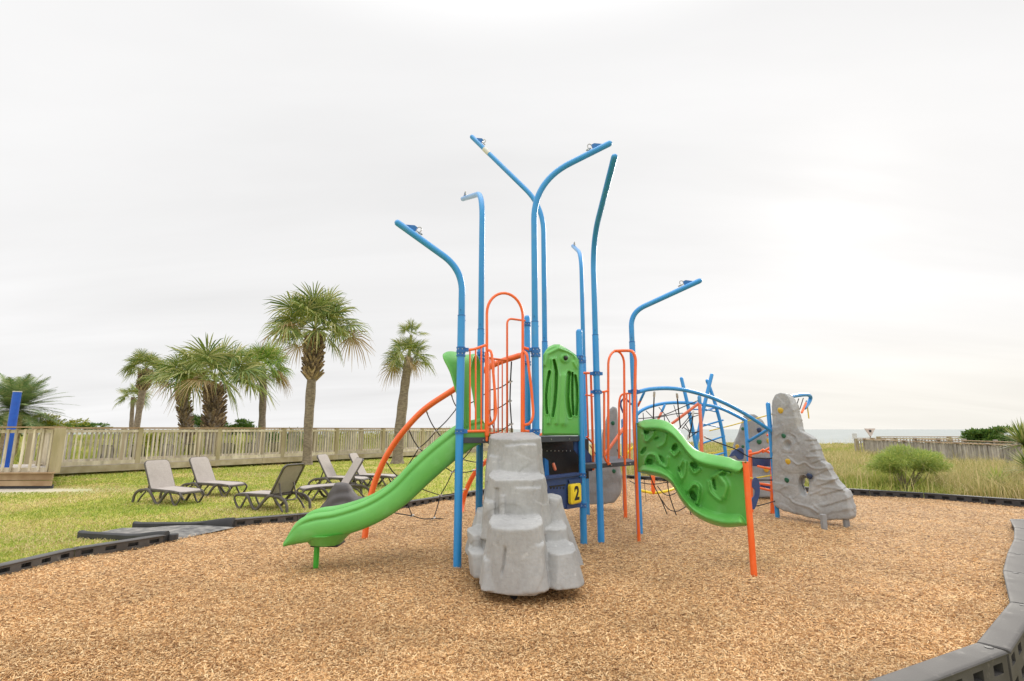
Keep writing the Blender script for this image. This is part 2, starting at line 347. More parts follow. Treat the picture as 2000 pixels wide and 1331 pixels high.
def build_chips():
    # bed: triangulated dense grid clipped to polygon
    st = .1; xs = np.arange(-5.6, 12.2, st); ys = np.arange(1.3, 16.4, st); X, Y = np.meshgrid(xs, ys)
    P = np.stack([X, Y], -1); ins = inside(P, CHIP) | (dist_poly(P, CP) < .07)
    idx = np.arange(X.size).reshape(X.shape); F = np.stack([idx[:-1,:-1], idx[:-1,1:], idx[1:,1:], idx[1:,:-1]], -1)
    ok = ins[:-1,:-1] & ins[:-1,1:] & ins[1:,1:] & ins[1:,:-1]; F = F[ok]
    m = bpy.data.materials.new('wood_chip_bed'); m.use_nodes = True; nt = m.node_tree; N = nt.nodes.new; L = nt.links.new; b = nt.nodes['Principled BSDF']; b.inputs['Roughness'].default_value = .9
    tc = N('ShaderNodeTexCoord'); vo = N('ShaderNodeTexVoronoi'); vo.inputs['Scale'].default_value = 46; mp = N('ShaderNodeMapping'); mp.inputs['Scale'].default_value = (.7, 1.3, 1)
    nn = N('ShaderNodeTexNoise'); nn.inputs['Scale'].default_value = 20; L(tc.outputs['Object'], nn.inputs['Vector']); vm = N('ShaderNodeVectorMath'); vm.operation = 'MULTIPLY_ADD'
    L(nn.outputs['Color'], vm.inputs[0]); vm.inputs[1].default_value = (.06,.06,0); L(tc.outputs['Object'], vm.inputs[2]); L(vm.outputs[0], mp.inputs[0]); L(mp.outputs[0], vo.inputs['Vector'])
    se = N('ShaderNodeSeparateColor'); L(vo.outputs['Color'], se.inputs[0]); r = N('ShaderNodeValToRGB'); L(se.outputs[0], r.inputs[0]); e = r.color_ramp.elements
    e[0].color = (.10,.05,.02,1); e[1].color = (.68,.45,.24,1); k = e.new(.45); k.color = (.40,.23,.10,1); L(r.outputs[0], b.inputs['Base Color'])
    bp = N('ShaderNodeBump'); bp.inputs['Strength'].default_value = 1; bp.inputs['Distance'].default_value = .02; L(se.outputs[1], bp.inputs['Height']); L(bp.outputs[0], b.inputs['Normal'])
    o = npmesh('wood_chip_ground', np.stack([X, Y, chip_z(X, Y)], -1).reshape(-1, 3), 4, m, F); tag(o, kind='structure'); o.data.shade_smooth()
    # loose chips
    def sample(n, kind):
        if kind == 0:
            px = rng.uniform(-30, 2030, n); py = 925+rng.random(n)**.85*(1400-925)
            x = (px-1000)/1000; v = (665.5-py)/1000; dz = sp+v*cp; k = -CAM_H/dz; return np.stack([x*k, (cp-v*sp)*k], -1)
        return np.stack([rng.uniform(-5.5, 12, n), rng.uniform(1.6, 16.2, n)], -1)
    P = np.concatenate([sample(560000, 0), sample(130000, 1)]); P = P[inside(P, CHIP)]; n = len(P)
    ln = rng.gamma(5, .0036, n)*(1+.03*P[:,1]); wd = rng.uniform(.0026, .006, n)*(1+.04*P[:,1]); big = rng.random(n) < .003; ln[big] *= 1.9; a = rng.uniform(0, 2*np.pi, n)
    tilt = rng.normal(0, .22, n); roll = rng.normal(0, .45, n)
    ux = np.stack([np.cos(a)*np.cos(tilt), np.sin(a)*np.cos(tilt), np.sin(tilt)], -1)
    wx = np.stack([-np.sin(a)*np.cos(roll), np.cos(a)*np.cos(roll), np.sin(roll)], -1)
    c = np.stack([P[:,0], P[:,1], chip_z(P[:,0], P[:,1])+rng.uniform(.002, .016, n)+np.abs(np.sin(tilt))*ln*.5], -1)
    U = ux*ln[:,None]*.5; Wv = wx*wd[:,None]*.5; tp = rng.uniform(.2, 1, n)[:,None]
    Q = np.stack([c-U-Wv, c+U-Wv*tp, c+U+Wv*tp, c-U+Wv], 1).reshape(-1, 3)
    o = npmesh('wood_chips', Q, 4, M_CHIPC); tag(o, kind='stuff')
build_chips()
def blades(name, P, h, w, mat_, lean=.35, curl=.5, z0=None, three=False):
    """grass blades at P (n,2): tapered strips of two segments"""
    n = len(P); a = rng.uniform(0, 2*np.pi, n); h = np.broadcast_to(h, n)*rng.uniform(.6, 1.25, n); w = np.broadcast_to(w, n)
    d = rng.uniform(0, 2*np.pi, n); ll = np.abs(rng.normal(0, lean, n))*h
    z = gheight(P[:,0], P[:,1])-.005 if z0 is None else z0
    b = np.stack([P[:,0], P[:,1], z], -1); wv = np.stack([np.cos(a), np.sin(a), 0*a], -1)*w[:,None]*.5
    ld = np.stack([np.cos(d), np.sin(d), 0*d], -1)
    m1 = b+ld*(ll*.35)[:,None]+np.stack([0*h, 0*h, h*.6], -1); t = b+ld*(ll*(1+curl))[:,None]+np.stack([0*h, 0*h, h*.97], -1)
    V4 = np.stack([b-wv, b+wv, m1+wv*.75, m1-wv*.75, t], 1)
    V5 = np.stack([V4[:,0], V4[:,1], V4[:,2], V4[:,3], V4[:,3], V4[:,2], t-wv*.1, t+wv*.1], 1)
    idx = np.arange(n)[:,None]*6
    Vv = np.stack([b-wv, b+wv, m1+wv*.75, m1-wv*.75, t+wv*.12, t-wv*.12], 1).reshape(-1, 3)
    F = np.concatenate([idx+np.array([[0,1,2,3]]), idx+np.array([[3,2,4,5]])], 0)
    return npmesh(name, Vv, 4, mat_, F)
def screen_pts(n, x0, x1, y0, y1, pw=1.0):
    px = rng.uniform(x0, x1, n); py = y0+rng.random(n)**pw*(y1-y0); x = (px-1000)/1000; v = (665.5-py)/1000; k = -CAM_H/(sp+v*cp)
    return np.stack([x*k, (cp-v*sp)*k], -1)
def wear(m, col, sc, lo, hi, st=(1,1,1)):
    nt = m.node_tree; N = nt.nodes.new; L = nt.links.new; b = nt.nodes['Principled BSDF']; src = b.inputs['Base Color'].links[0].from_socket
    tc = N('ShaderNodeTexCoord'); mp = N('ShaderNodeMapping'); mp.inputs['Scale'].default_value = st; L(tc.outputs['Object'], mp.inputs[0])
    n = N('ShaderNodeTexNoise'); n.inputs['Scale'].default_value = sc; n.inputs['Detail'].default_value = 9; n.inputs['Roughness'].default_value = .65; L(mp.outputs[0], n.inputs['Vector'])
    r = N('ShaderNodeMapRange'); r.inputs[1].default_value = lo; r.inputs[2].default_value = hi; r.inputs[3].default_value = 0; r.inputs[4].default_value = .75; L(n.outputs[0], r.inputs[0])
    x = N('ShaderNodeMix'); x.data_type = 'RGBA'; L(r.outputs[0], x.inputs['Factor']); L(src, x.inputs['A']); x.inputs['B'].default_value = (*col, 1); L(x.outputs['Result'], b.inputs['Base Color'])
wear(M_BLUE, (.10,.33,.60), 5, .56, .72, (1,1,.4)); wear(M_BLUE, (.2,.3,.42), 30, .68, .74)
wear(M_ORANGE, (.90,.27,.13), 5, .57, .75, (1,1,.5)); wear(M_GREEN, (.2,.52,.17), 4, .55, .8); wear(M_GREEN, (.07,.3,.04), 14, .62, .78)
wear(M_BORDL, (.2,.185,.17), 9, .58, .75); wear(M_BORD, (.2,.185,.17), 9, .6, .75); wear(M_NAVY, (.08,.11,.2), 8, .55, .75)
wear(M_ROCK, (.22,.215,.2), 7, .60, .80, (1,1,.7)); wear(M_ROCK, (.56,.555,.54), 11, .60, .75); wear(M_ROCKM, (.22,.21,.2), 6, .58, .78); wear(M_WOOD, (.18,.17,.14), 3, .56, .75)
wear(M_SLING, (.3,.26,.23), 5, .5, .8)
def damp(m):
    nt = m.node_tree; N = nt.nodes.new; L = nt.links.new; b = nt.nodes['Principled BSDF']; src = b.inputs['Base Color'].links[0].from_socket
    tc = N('ShaderNodeTexCoord'); n = N('ShaderNodeTexNoise'); n.inputs['Scale'].default_value = 1.1; n.inputs['Detail'].default_value = 5; n.inputs['Roughness'].default_value = .6; L(tc.outputs['Object'], n.inputs['Vector'])
    r = N('ShaderNodeMapRange'); r.inputs[1].default_value = .3; r.inputs[2].default_value = .62; r.inputs[3].default_value = .74; r.inputs[4].default_value = 1.06; L(n.outputs[0], r.inputs[0])
    h = N('ShaderNodeHueSaturation'); L(r.outputs[0], h.inputs['Value']); L(src, h.inputs['Color']); L(h.outputs[0], b.inputs['Base Color'])
damp(M_CHIPC)
def build_lawn():
    P = np.concatenate([screen_pts(150000, -60, 1500, 882, 1130, 1.0), np.stack([rng.uniform(-17, -3, 50000), rng.uniform(1.5, 20, 50000)], -1)]); X, Y = P[:,0], P[:,1]
    ok = ~inside(P, CHIP) & (dist_poly(P, CP) > .06) & ((X > -11.95-(Y-13.6)*.85) | (Y < 13.4)) & (Y < 1.254*(X+14.7)+17) & (X < 3.5+.25*np.maximum(Y-16, 0)) & (Y < 34)
    ramp = inside(P, [(-4.3,8.3),(-5.9,8.25),(-6.2,7.6),(-4.7,7.2)]); bare = np.exp(-(((X+13.5)/3.0)**2+((Y-13.2)/.55)**2)) > .35
    P = P[ok & ~ramp & ~bare]; g = np.array([noise.noise(Vector((p[0]*.55, p[1]*.55, 9)))+.5*noise.noise(Vector((p[0]*2, p[1]*2, 1))) for p in P])+rng.normal(0, .16, len(P))
    g += .25*(P[:,1] > 19)-.15*np.exp(-((P[:,1]-9.2)/1.6)**2); dry = (g < -.05) & (rng.random(len(P)) < .75)
    for k, nm, m_ in ((~dry, 'lawn_grass', M_LAWNB), (dry, 'dry_lawn_grass', M_LAWND)):
        o = blades(nm, P[k], .022+.0015*P[k][:,1], .004+.0011*P[k][:,1], m_, lean=.7); tag(o, kind='stuff')
build_lawn()
def build_dune():
    P = np.concatenate([screen_pts(60000, 1180, 2100, 866, 975, 1.0), np.stack([rng.uniform(3, 34, 60000), 12.5+rng.random(60000)**1.3*34], -1)])
    X, Y = P[:,0], P[:,1]; ok = ~inside(P, CHIP) & (dist_poly(P, CP) > .18) & (X > 3.0+.25*np.maximum(Y-16, 0)) & (Y < 48) & (Y > 9.8) & ~((np.abs(X-.762*(.985*Y-.25)) < .75) & (Y < 13.6) & (rng.random(len(X)) < .72))
    P = P[ok]; cl = np.array([noise.noise(Vector((p[0]*.35, p[1]*.35, 0))) for p in P]); k = cl*1.6+rng.normal(0, .12, len(P)) > 0
    fade = sstep(.1, 1.6, dist_poly(P, CP)); hh = (.11+.23*fade*(1+.8*cl))*sstep(60, 20, P[:,1])+.05
    o = blades('dune_grass', P[k], hh[k], .007+.0008*P[k][:,1], M_DUNE, lean=.35); tag(o, kind='stuff')
    o = blades('dune_grass_green', P[~k], hh[~k]*.85, .008+.0008*P[~k][:,1], M_DUNEG, lean=.4); tag(o, kind='stuff')
    # sea oats: tall thin stalks
    Q = P[rng.random(len(P)) < .03]; o = blades('sea_oats', Q, .75, .014, M_DUNE, lean=.25, curl=1.2); tag(o, kind='stuff')
    # dunes behind the boardwalk on the left
    P = np.stack([rng.uniform(-60, 6, 60000), rng.uniform(21, 50, 60000)], -1); X, Y = P[:,0], P[:,1]
    P = P[(Y-17) > (X+14.7)*1.254+3.4]; cl = np.array([noise.noise(Vector((p[0]*.2, p[1]*.2, 3))) for p in P])
    o = blades('back_dune_grass', P, .4+.5*np.clip(cl, -.3, 1), .03, M_DUNEG, lean=.4); tag(o, kind='stuff')
build_dune()
def build_water():
    m = bpy.data.materials.new('sea'); m.use_nodes = True; nt = m.node_tree; N = nt.nodes.new; L = nt.links.new; b = nt.nodes['Principled BSDF']
    b.inputs['Roughness'].default_value = .9; b.inputs['Specular IOR Level'].default_value = .08
    tc = N('ShaderNodeTexCoord'); mp = N('ShaderNodeMapping'); mp.inputs['Scale'].default_value = (.05,.22,1); L(tc.outputs['Object'], mp.inputs[0])
    n = N('ShaderNodeTexNoise'); n.inputs['Scale'].default_value = 1.5; n.inputs['Detail'].default_value = 8; L(mp.outputs[0], n.inputs['Vector'])
    r = N('ShaderNodeValToRGB'); e = r.color_ramp.elements; e[0].position = .45; e[0].color = (.31,.335,.325,1); e[1].position = .72; e[1].color = (.45,.465,.45,1); L(n.outputs[0], r.inputs[0]); L(r.outputs[0], b.inputs['Base Color'])
    bp = N('ShaderNodeBump'); bp.inputs['Distance'].default_value = .4; bp.inputs['Strength'].default_value = .5; L(n.outputs[0], bp.inputs['Height']); L(bp.outputs[0], b.inputs['Normal'])
    mb = MB(); mb.add([(-5000,56,-2.6),(5000,56,-2.6),(5000,7000,-2.6),(-5000,7000,-2.6)], [(0,1,2,3)])
    tag(mb.build('sea_water', m, smooth=False), kind='structure')
build_water()

# ------------------------------------------------------------------ plastic curb segments round the chip bed
def curb(P0, P1, zb, zt, width, label, group, inner_rows, outer_rows, mat_, ncols=4, gap=.004, lug=False):
    """P0->P1 is the inner (chip side) edge; body lies to the outside (right-hand normal given by order)"""
    a = Vector((P0[0], P0[1])); b = Vector((P1[0], P1[1])); d = (b-a); L = d.length; d.normalize(); n = Vector((d.y, -d.x))
    o = empty('border_curb', (a.x, a.y, 0), label, 'curb', group); o.rotation_euler.z = math.atan2(d.y, d.x)
    # local: x along, y = -n (outside is -y), z up
    mb = MB(); h = zt-zb
    def side(y, rows, sgn, face_h0, face_h1):
        nc = ncols; xs = [gap]; cells = []
        for c in range(nc):
            x0 = gap+(L-2*gap)*(c+.26)/nc; x1 = gap+(L-2*gap)*(c+.74)/nc; xs += [x0, x1]
        xs.append(L-gap); zs = [face_h0]
        if rows:
            for r in range(rows):
                zz = face_h0+(face_h1-face_h0)*(r+(.5 if rows == 1 else .32))/rows; z2 = face_h0+(face_h1-face_h0)*(r+(.84 if rows == 1 else .74))/rows; zs += [zz, z2]
        zs.append(face_h1); vs = []; fs = []
        for iz, z in enumerate(zs):
            for ix, x in enumerate(xs): vs.append((x, y, z))
        nx = len(xs)
        for iz in range(len(zs)-1):
            for ix in range(nx-1):
                q = (iz*nx+ix, iz*nx+ix+1, (iz+1)*nx+ix+1, (iz+1)*nx+ix)
                if rows and iz % 2 == 1 and ix % 2 == 1:
                    # pocket
                    k = len(vs); dy = -sgn*min(.08, width*.75)
                    vs += [(vs[i][0], y+dy, vs[i][2]) for i in q]
                    fs += [(q[0],q[1],k+1,k),(q[1],q[2],k+2,k+1),(q[2],q[3],k+3,k+2),(q[3],q[0],k,k+3),(k,k+1,k+2,k+3)]
                else: fs.append(q)
        mb.add(vs, fs)
    ch = .016
    side(-.004, inner_rows, 1, zb, zt-ch); side(-width+.004, outer_rows, -1, zb, zt-ch)
    # rounded cap strip
    prof = [(-.004, zt-ch), (.008, zt-ch*.9), (.010, zt-ch*.5), (.004, zt-.002), (-.008, zt+.002), (-.02, zt+.003), (-width+.02, zt+.003), (-width+.008, zt+.002), (-width-.004, zt-.002), (-width-.010, zt-ch*.5), (-width-.008, zt-ch*.9), (-width+.004, zt-ch)]
    xs = [gap*.4, gap*.4+.012, L-gap*.4-.012, L-gap*.4]; rings = []
    for i, x in enumerate(xs):
        k = .985 if i in (0, 3) else 1; rings.append([Vector((x, p[0]*k-(1-k)*width*.5, p[1]-(.006 if i in (0,3) else 0))) for p in prof])
    mb.loft(rings, caps=True, closed=False)
    mb.add([(gap,-.004,zb),(gap,-width+.004,zb),(gap,-width+.004,zt-ch),(gap,-.004,zt-ch),(L-gap,-.004,zb),(L-gap,-width+.004,zb),(L-gap,-width+.004,zt-ch),(L-gap,-.004,zt-ch)], [(0,1,2,3),(4,5,6,7)])
    mb.build('curb_body', mat_, o, world=False, sharp=18)
    # peg with a hex head through the lug at the joint
    pg = MB(); pg.tube([(L*.965, -width*.5, zt-.03), (L*.965, -width*.5, zt+.006)], width*.16, 10, cap='flat'); pg.build('stake', M_BLACK, o, world=False)
    if lug:
        lg = MB(); lg.tube([(L, -width*.55, zb), (L, -width*.55, zt-.10)], width*.34, 14, cap='flat'); lg.build('hinge_lug', mat_, o, world=False, bevel=.006)
    return o
ORD = ['first','second','third','fourth','fifth','sixth','seventh','eighth','ninth','tenth','eleventh','twelfth','thirteenth','fourteenth']
# near right run (tall outside face, light grey tops): order so that outside is on the right-hand side when going CHIP order reversed
near = [(.9,2.63),(2.0,3.17),(3.1,3.7),(4.1,4.51),(4.93,5.45),(5.7,6.21),(6.5,6.96),(7.25,7.73),(7.87,8.45)]
nl = ['grey slotted border curb running out of the bottom right edge', 'large grey border curb closest to the camera with square holes in its outer side', 'grey border curb second from the camera, its holed side turned to the right edge',
      'pale topped border curb at the inward bend of the right hand edge', 'pale border curb just past the bend, fourth from the camera', 'pale border curb fifth from the camera on the right edge', 'pale border curb sixth from the camera on the right edge', 'far end pale border curb of the near right run before the corner']
for i in range(len(near)-1):
    far = i > 2
    curb(near[i], near[i+1], -.36, .10, .15 if not far else .16, nl[i], 'grey border curbs of the near right edge', 1, 3, M_BORDL, ncols=5, lug=(i in (1, 2)))
curb((7.87,8.45), (8.95,8.42), -.05, .10, .12, 'dark border curb turning right out of the frame at the right edge', 'black border curbs', 1, 0, M_BORDB)
# left lawn run
left = [(-5.3,4.6),(-5.34,5.6),(-5.2,6.43),(-4.66,7.23)]
ll_ = ['dark border curb on the left leaving the frame edge', 'dark slotted border curb at the left frame edge beside the lawn', 'dark slotted border curb ending at the grey ramp on the left']
for i in range(3):
    curb(left[i+1], left[i], -.05, .10, .10, ll_[i], 'dark border curbs along the left lawn', 1, 0, M_BORD)
# back run from the ramp round to the right
back = [(-4.36,8.35),(-3.55,8.85),(-2.65,9.5),(-1.6,10.95),(-.7,12.3),(.4,13.5),(1.4,14.5),(2.5,15.6),(3.5,16.1),(4.6,15.2),(5.6,14.2),(6.5,13.3),(7.4,12.68),(8.16,12.1),(8.96,11.55),(9.64,10.87),(10.3,10.18),(10.95,9.5),(12.0,9.3)]
def seg_pts(P, L):
    out = [P[0]]; 
    for i in range(len(P)-1):
        a = Vector(P[i]); b = Vector(P[i+1]); n = max(1, round((b-a).length/L))
        for k in range(1, n+1): out.append(tuple(a+(b-a)*k/n))
    return out
bk = seg_pts(back, .97)
for i in range(len(bk)-1):
    x = bk[i][0]
    if x < -.8: lab = '%s dark border curb to the right of the ramp behind the green slide' % ORD[i]; g = 'dark border curbs at the back of the lawn'
    elif x < 7.2: lab = 'black border curb at the far back of the chip bed behind the play structures'; g = 'black border curbs at the far back'
    else: lab = '%s black slotted border curb to the right of the big grey climbing rock' % ORD[sum(1 for q in bk[:i] if q[0] >= 7.2)]; g = 'black border curbs below the dune grass'
    curb(bk[i+1], bk[i], -.05, .13 if x > 7 else .11, .10, lab, g, 1, 0, M_BORDB if x > -1 else M_BORD)
# entrance ramp
def build_ramp():
    o = empty('access_ramp', (-5.3, 7.8, 0), 'grey access ramp with two black side kerbs leading from the lawn into the wood chips', 'ramp')
    mb = MB(); n = 14; vs = []; 
    for i in range(n+1):
        t = i/n; a = V(-4.25, 8.22, 0).lerp(V(-5.95, 8.2, 0), t); b = V(-4.6, 7.3, 0).lerp(V(-6.1, 7.62, 0), t)
        for j in range(9):
            p = a.lerp(b, j/8); p.z = .015+.035*math.sin(min(t*1.3, 1)*math.pi)+.006*noise.noise(p*5); vs.append(p)
    mb.add(vs, [(i*9+j, i*9+j+1, (i+1)*9+j+1, (i+1)*9+j) for i in range(n) for j in range(8)]); mb.build('ramp_mat', M_MAT, o)
    for (p, q) in (((-4.33,8.33),(-5.85,8.3)), ((-4.66,7.26),(-6.1,7.6))):
        a = V(p[0], p[1], 0); b = V(q[0], q[1], 0); d = (b-a).normalized(); s_ = V(-d.y, d.x, 0)*.045; rings = []
        for i in range(17):
            t = i/16; c = a.lerp(b, t); h = lerp(.14, .075, sstep(0, .45, t)) + (.012 if t > .96 else 0)
            rings.append([c-s_+V(0,0,-.03), c-s_*1.0+V(0,0,h*.8), c-s_*.6+V(0,0,h), c+s_*.6+V(0,0,h), c+s_+V(0,0,h*.8), c+s_+V(0,0,-.03)])
        m = MB(); m.loft(rings); m.build('side_kerb', M_BORDB, o)
    for p in ((-4.62,7.3),):
        m = MB(); m.tube([(p[0]+.03, p[1]+.0, -.05), (p[0]+.03, p[1], .1)], .055, 16, cap='flat'); m.build('end_post', M_BORDB, o, bevel=.01)
build_ramp()

# ------------------------------------------------------------------ boardwalk and fences
def fence(name, pts, label, z0, z1, picket_w, spacing, mat_pick, post_w=.15, kick=.13, group=None, top_over=.05, front_off=.06, seedv=1, post_h=None, mp=None):
    """pts: post positions (xy). pickets hang on the side with the smaller y"""
    o = empty(name, (pts[0][0], pts[0][1], 0), label, 'fence', group); r = random.Random(seedv); mp = mp or M_WOODG
    for p in pts:
        d = (Vector(pts[-1])-Vector(pts[0])).normalized(); ang = math.atan2(d.y, d.x)
        m = MB(); m.box((p[0], p[1], ((post_h or z1)-.02+z0)/2), (post_w, post_w, (post_h or z1)-.02-z0), Matrix.Rotation(ang, 3, 'Z')); m.build('post', mp, o, smooth=False, bevel=.006)
    pk = MB(); tr = MB(); br = MB(); ur = MB()
    for i in range(len(pts)-1):
        a = Vector((*pts[i], 0)); b = Vector((*pts[i+1], 0)); d = b-a; L = d.length; d.normalize(); n = V(d.y, -d.x, 0)
        a2 = a+d*post_w*.5; b2 = b-d*post_w*.5; L2 = (b2-a2).length; k = max(1, int(L2/spacing))
        for j in range(k):
            t = (j+.5+r.uniform(-.06, .06))/k; c = a2.lerp(b2, t)+n*front_off*.2; l = r.uniform(-.012, .012)
            pk.bar(c+V(0,0,z0+.04), c+V(0,0,z1-.05)+d*l, picket_w, picket_w*.8, up=n)
        br.bar(a2+V(0,0,z0+kick*.55)+n*front_off*.75, b2+V(0,0,z0+kick*.55)+n*front_off*.75, .035, kick)
        ur.bar(a2+V(0,0,z1-.11)+n*front_off*.75, b2+V(0,0,z1-.11)+n*front_off*.75, .035, .085)
        tr.bar(a-d*.0+V(0,0,z1), b+V(0,0,z1), .17, .035)
    pk.build('pickets', mat_pick, o, smooth=False); br.build('lower_rail', M_WOOD, o, smooth=False); ur.build('upper_rail', M_WOOD, o, smooth=False); tr.build('top_rail', M_WOODD, o, smooth=False)
    return o
def lp(s_): return (-14.7+6.3*s_, 17+7.9*s_)
nrm = Vector((7.9, -6.3)).normalized()     # towards the lawn
ss = [-.045, .214, .478, .74, 1.0, 1.27, 1.535, 1.80, 2.06, 2.33]
zr = 1.545
fence('boardwalk_fence', [lp(q) for q in ss], 'long weathered wooden picket railing on the lawn side of the raised boardwalk', .30, zr, .042, .135, M_WOOD, seedv=3)
off = [(lp(q)[0]-nrm.x*1.9, lp(q)[1]-nrm.y*1.9) for q in ss]
fence('boardwalk_fence', off, 'second wooden picket railing on the far side of the boardwalk, seen through the nearer one', .30, zr-.02, .042, .135, M_WOODR, seedv=5)
nearrun = [(-11.95-2.45*i, 13.75-.1*i) for i in range(5)]
fence('platform_fence', nearrun, 'closer wooden railing on the platform at the left frame edge, ending in a mossy post', .37, 1.55, .05, .21, M_WOOD, post_w=.17, seedv=9)
cr_ = [(-11.95, 13.75+.2), (-12.9, 15.3), (-14.7-.2, 16.8)]
fence('platform_fence', [(-12.1,13.95),(-13.4,15.5),(-14.95,16.65)], 'short wooden railing turning back from the corner post of the left platform', .37, 1.55, .05, .16, M_WOOD, seedv=11)
def build_boardwalk():
    o = empty('boardwalk', (*lp(0), 0), 'raised wooden boardwalk with brown fascia board crossing behind the lawn', 'boardwalk')
    a = V(*lp(-.06), 0); b = V(*lp(2.4), 0); d = (b-a).normalized(); n = V(nrm.x, nrm.y, 0)
    m = MB(); L = (b-a).length; k = 0.0
    while k < L-.2:
        l = min(3.6, L-k); m.bar(a+d*(k+.004)+n*.10+V(0,0,.185), a+d*(k+l-.004)+n*.10+V(0,0,.185), .045, .215); k += l
    m.build('fascia_board', M_WOODF, o, smooth=False, bevel=.004)
    m = MB(); k = 0
    while k < L: m.bar(a+d*k+n*.08+V(0,0,.285), a+d*k-n*2.05+V(0,0,.285), .13, .03); k += .14
    m.build('deck_boards', M_WOODR, o, smooth=False)
    for q in ss: m = MB(); p = V(*lp(q), 0)-n*.15; m.box((p.x, p.y, .0), (.2,.2,.52)); m.build('pile', M_WOODD, o, smooth=False)
    o = empty('wooden_platform', (-13.8, 13.7, 0), 'low wooden platform with plank side at the left frame edge', 'platform')
    m = MB(); m.bar((-11.85,13.62,.29), (-23,13.2,.29), .05, .17); m.bar((-11.86,13.62,.125), (-23,13.22,.125), .05, .13); m.bar((-11.83,13.6,.385), (-23,13.18,.385), .12, .03)
    m.build('side_planks', M_WOODD, o, smooth=False, bevel=.004)
    m = MB(); m.add([(-11.9,13.66,.36),(-23,13.24,.36),(-23,17.5,.36),(-14.9,17.2,.36)], [(0,1,2,3)]); m.build('deck_boards', M_WOODR, o, smooth=False)
    m = MB(); m.bar((-11.86,13.68,.03), (-23,13.3,.03), .04, .12); m.build('footing', M_DECK, o, smooth=False)
build_boardwalk()
def build_bluepole():
    mb = MB(); a = at(12, 912, 14.6); b = at(34, 766, 14.6); a.z = .37; a.x = b.x; mb.tube([a, (b.x, 14.6, b.z)], .098, 24, cap='flat')
    o = mb.build('blue_pole', M_BPOLE); tag(o, 'thick royal blue pole standing behind the platform railing at the left edge', 'pole')
    m = MB(); m.tube([(b.x, 14.6, b.z-.004), (b.x, 14.6, b.z+.02)], .104, 24, cap='flat'); m.build('cap', M_WHITE, o)
build_bluepole()
# right boardwalk rail
rp = [(17.55, 16.5), (17.8, 18.2), (18.0, 19.8), (18.3, 21.5), (18.65, 23.4), (19.0, 25.3), (19.5, 27.4), (20.0, 29.6)]
fence('beach_path_fence', rp, 'grey weathered fence of the beach path among the dune grass at the right', -.05, .93, .11, .125, M_WOODR, post_w=.13, seedv=13, post_h=1.0, mp=M_WOODR)
fence('beach_path_fence', [(p[0]+2.0, p[1]+.4) for p in rp[:-1]], 'far side railing of the beach path, behind the nearer grey fence', -.05, .98, .05, .3, M_WOODR, post_w=.12, seedv=14, post_h=1.08, mp=M_WOODR)
fence('beach_gate_fence', [(19.7, 29.9), (20.9, 30.2), (22.3, 30.3)], 'short fence across the sea end of the beach path below the triangular sign', -.05, .98, .06, .16, M_WOODR, post_w=.13, seedv=15)
fence('beach_stair_rail', [(21.8, 31), (26.5, 31.6), (31, 32)], 'distant wooden handrail running right from the beach path against the sea', .1, 1.05, .05, .2, M_WOODR, post_w=.16, seedv=16, post_h=1.08)
def build_signs():
    a = at(1699, 866, 31); b = at(1699, 838, 31); m = MB(); m.tube([(a.x, 31, -.1), (b.x, 31, b.z)], .035, 8, cap='flat')
    o = m.build('triangular_sign', M_WOODR); tag(o, 'triangular warning sign pointing down on a post above the beach fence', 'sign')
    m = MB(); c = at(1699, 838, 30.93); m.prism([c+V(-.33,0,.02), c+V(.33,0,.02), c+V(.05,0,-.42), c+V(-.05,0,-.42)], (0,.03,0)); m.build('sign_face', M_SIGN, o, smooth=False)
    m = MB(); m.box((c.x, c.y-.012, c.z-.13), (.13,.01,.13)); m.build('sign_symbol', M_BLACK, o)
    a = at(1668, 852, 29); m = MB(); m.tube([(a.x, 29, -.1), (a.x, 29, a.z)], .03, 8, cap='flat'); o = m.build('small_square_sign', M_WOODR); tag(o, 'small square sign on a post left of the triangular sign', 'sign')
    m = MB(); m.box((a.x, 28.95, a.z), (.26,.02,.28)); m.build('sign_face', M_WHITE, o, smooth=False)
    a = at(1738, 880, 27); b = at(1738, 860, 27); m = MB(); m.box((a.x, 27, b.z/2), (.13,.13,b.z+.1)); tag(m.build('white_post', M_WHITE), 'white wooden post standing beside the beach path fence', 'post')
build_signs()

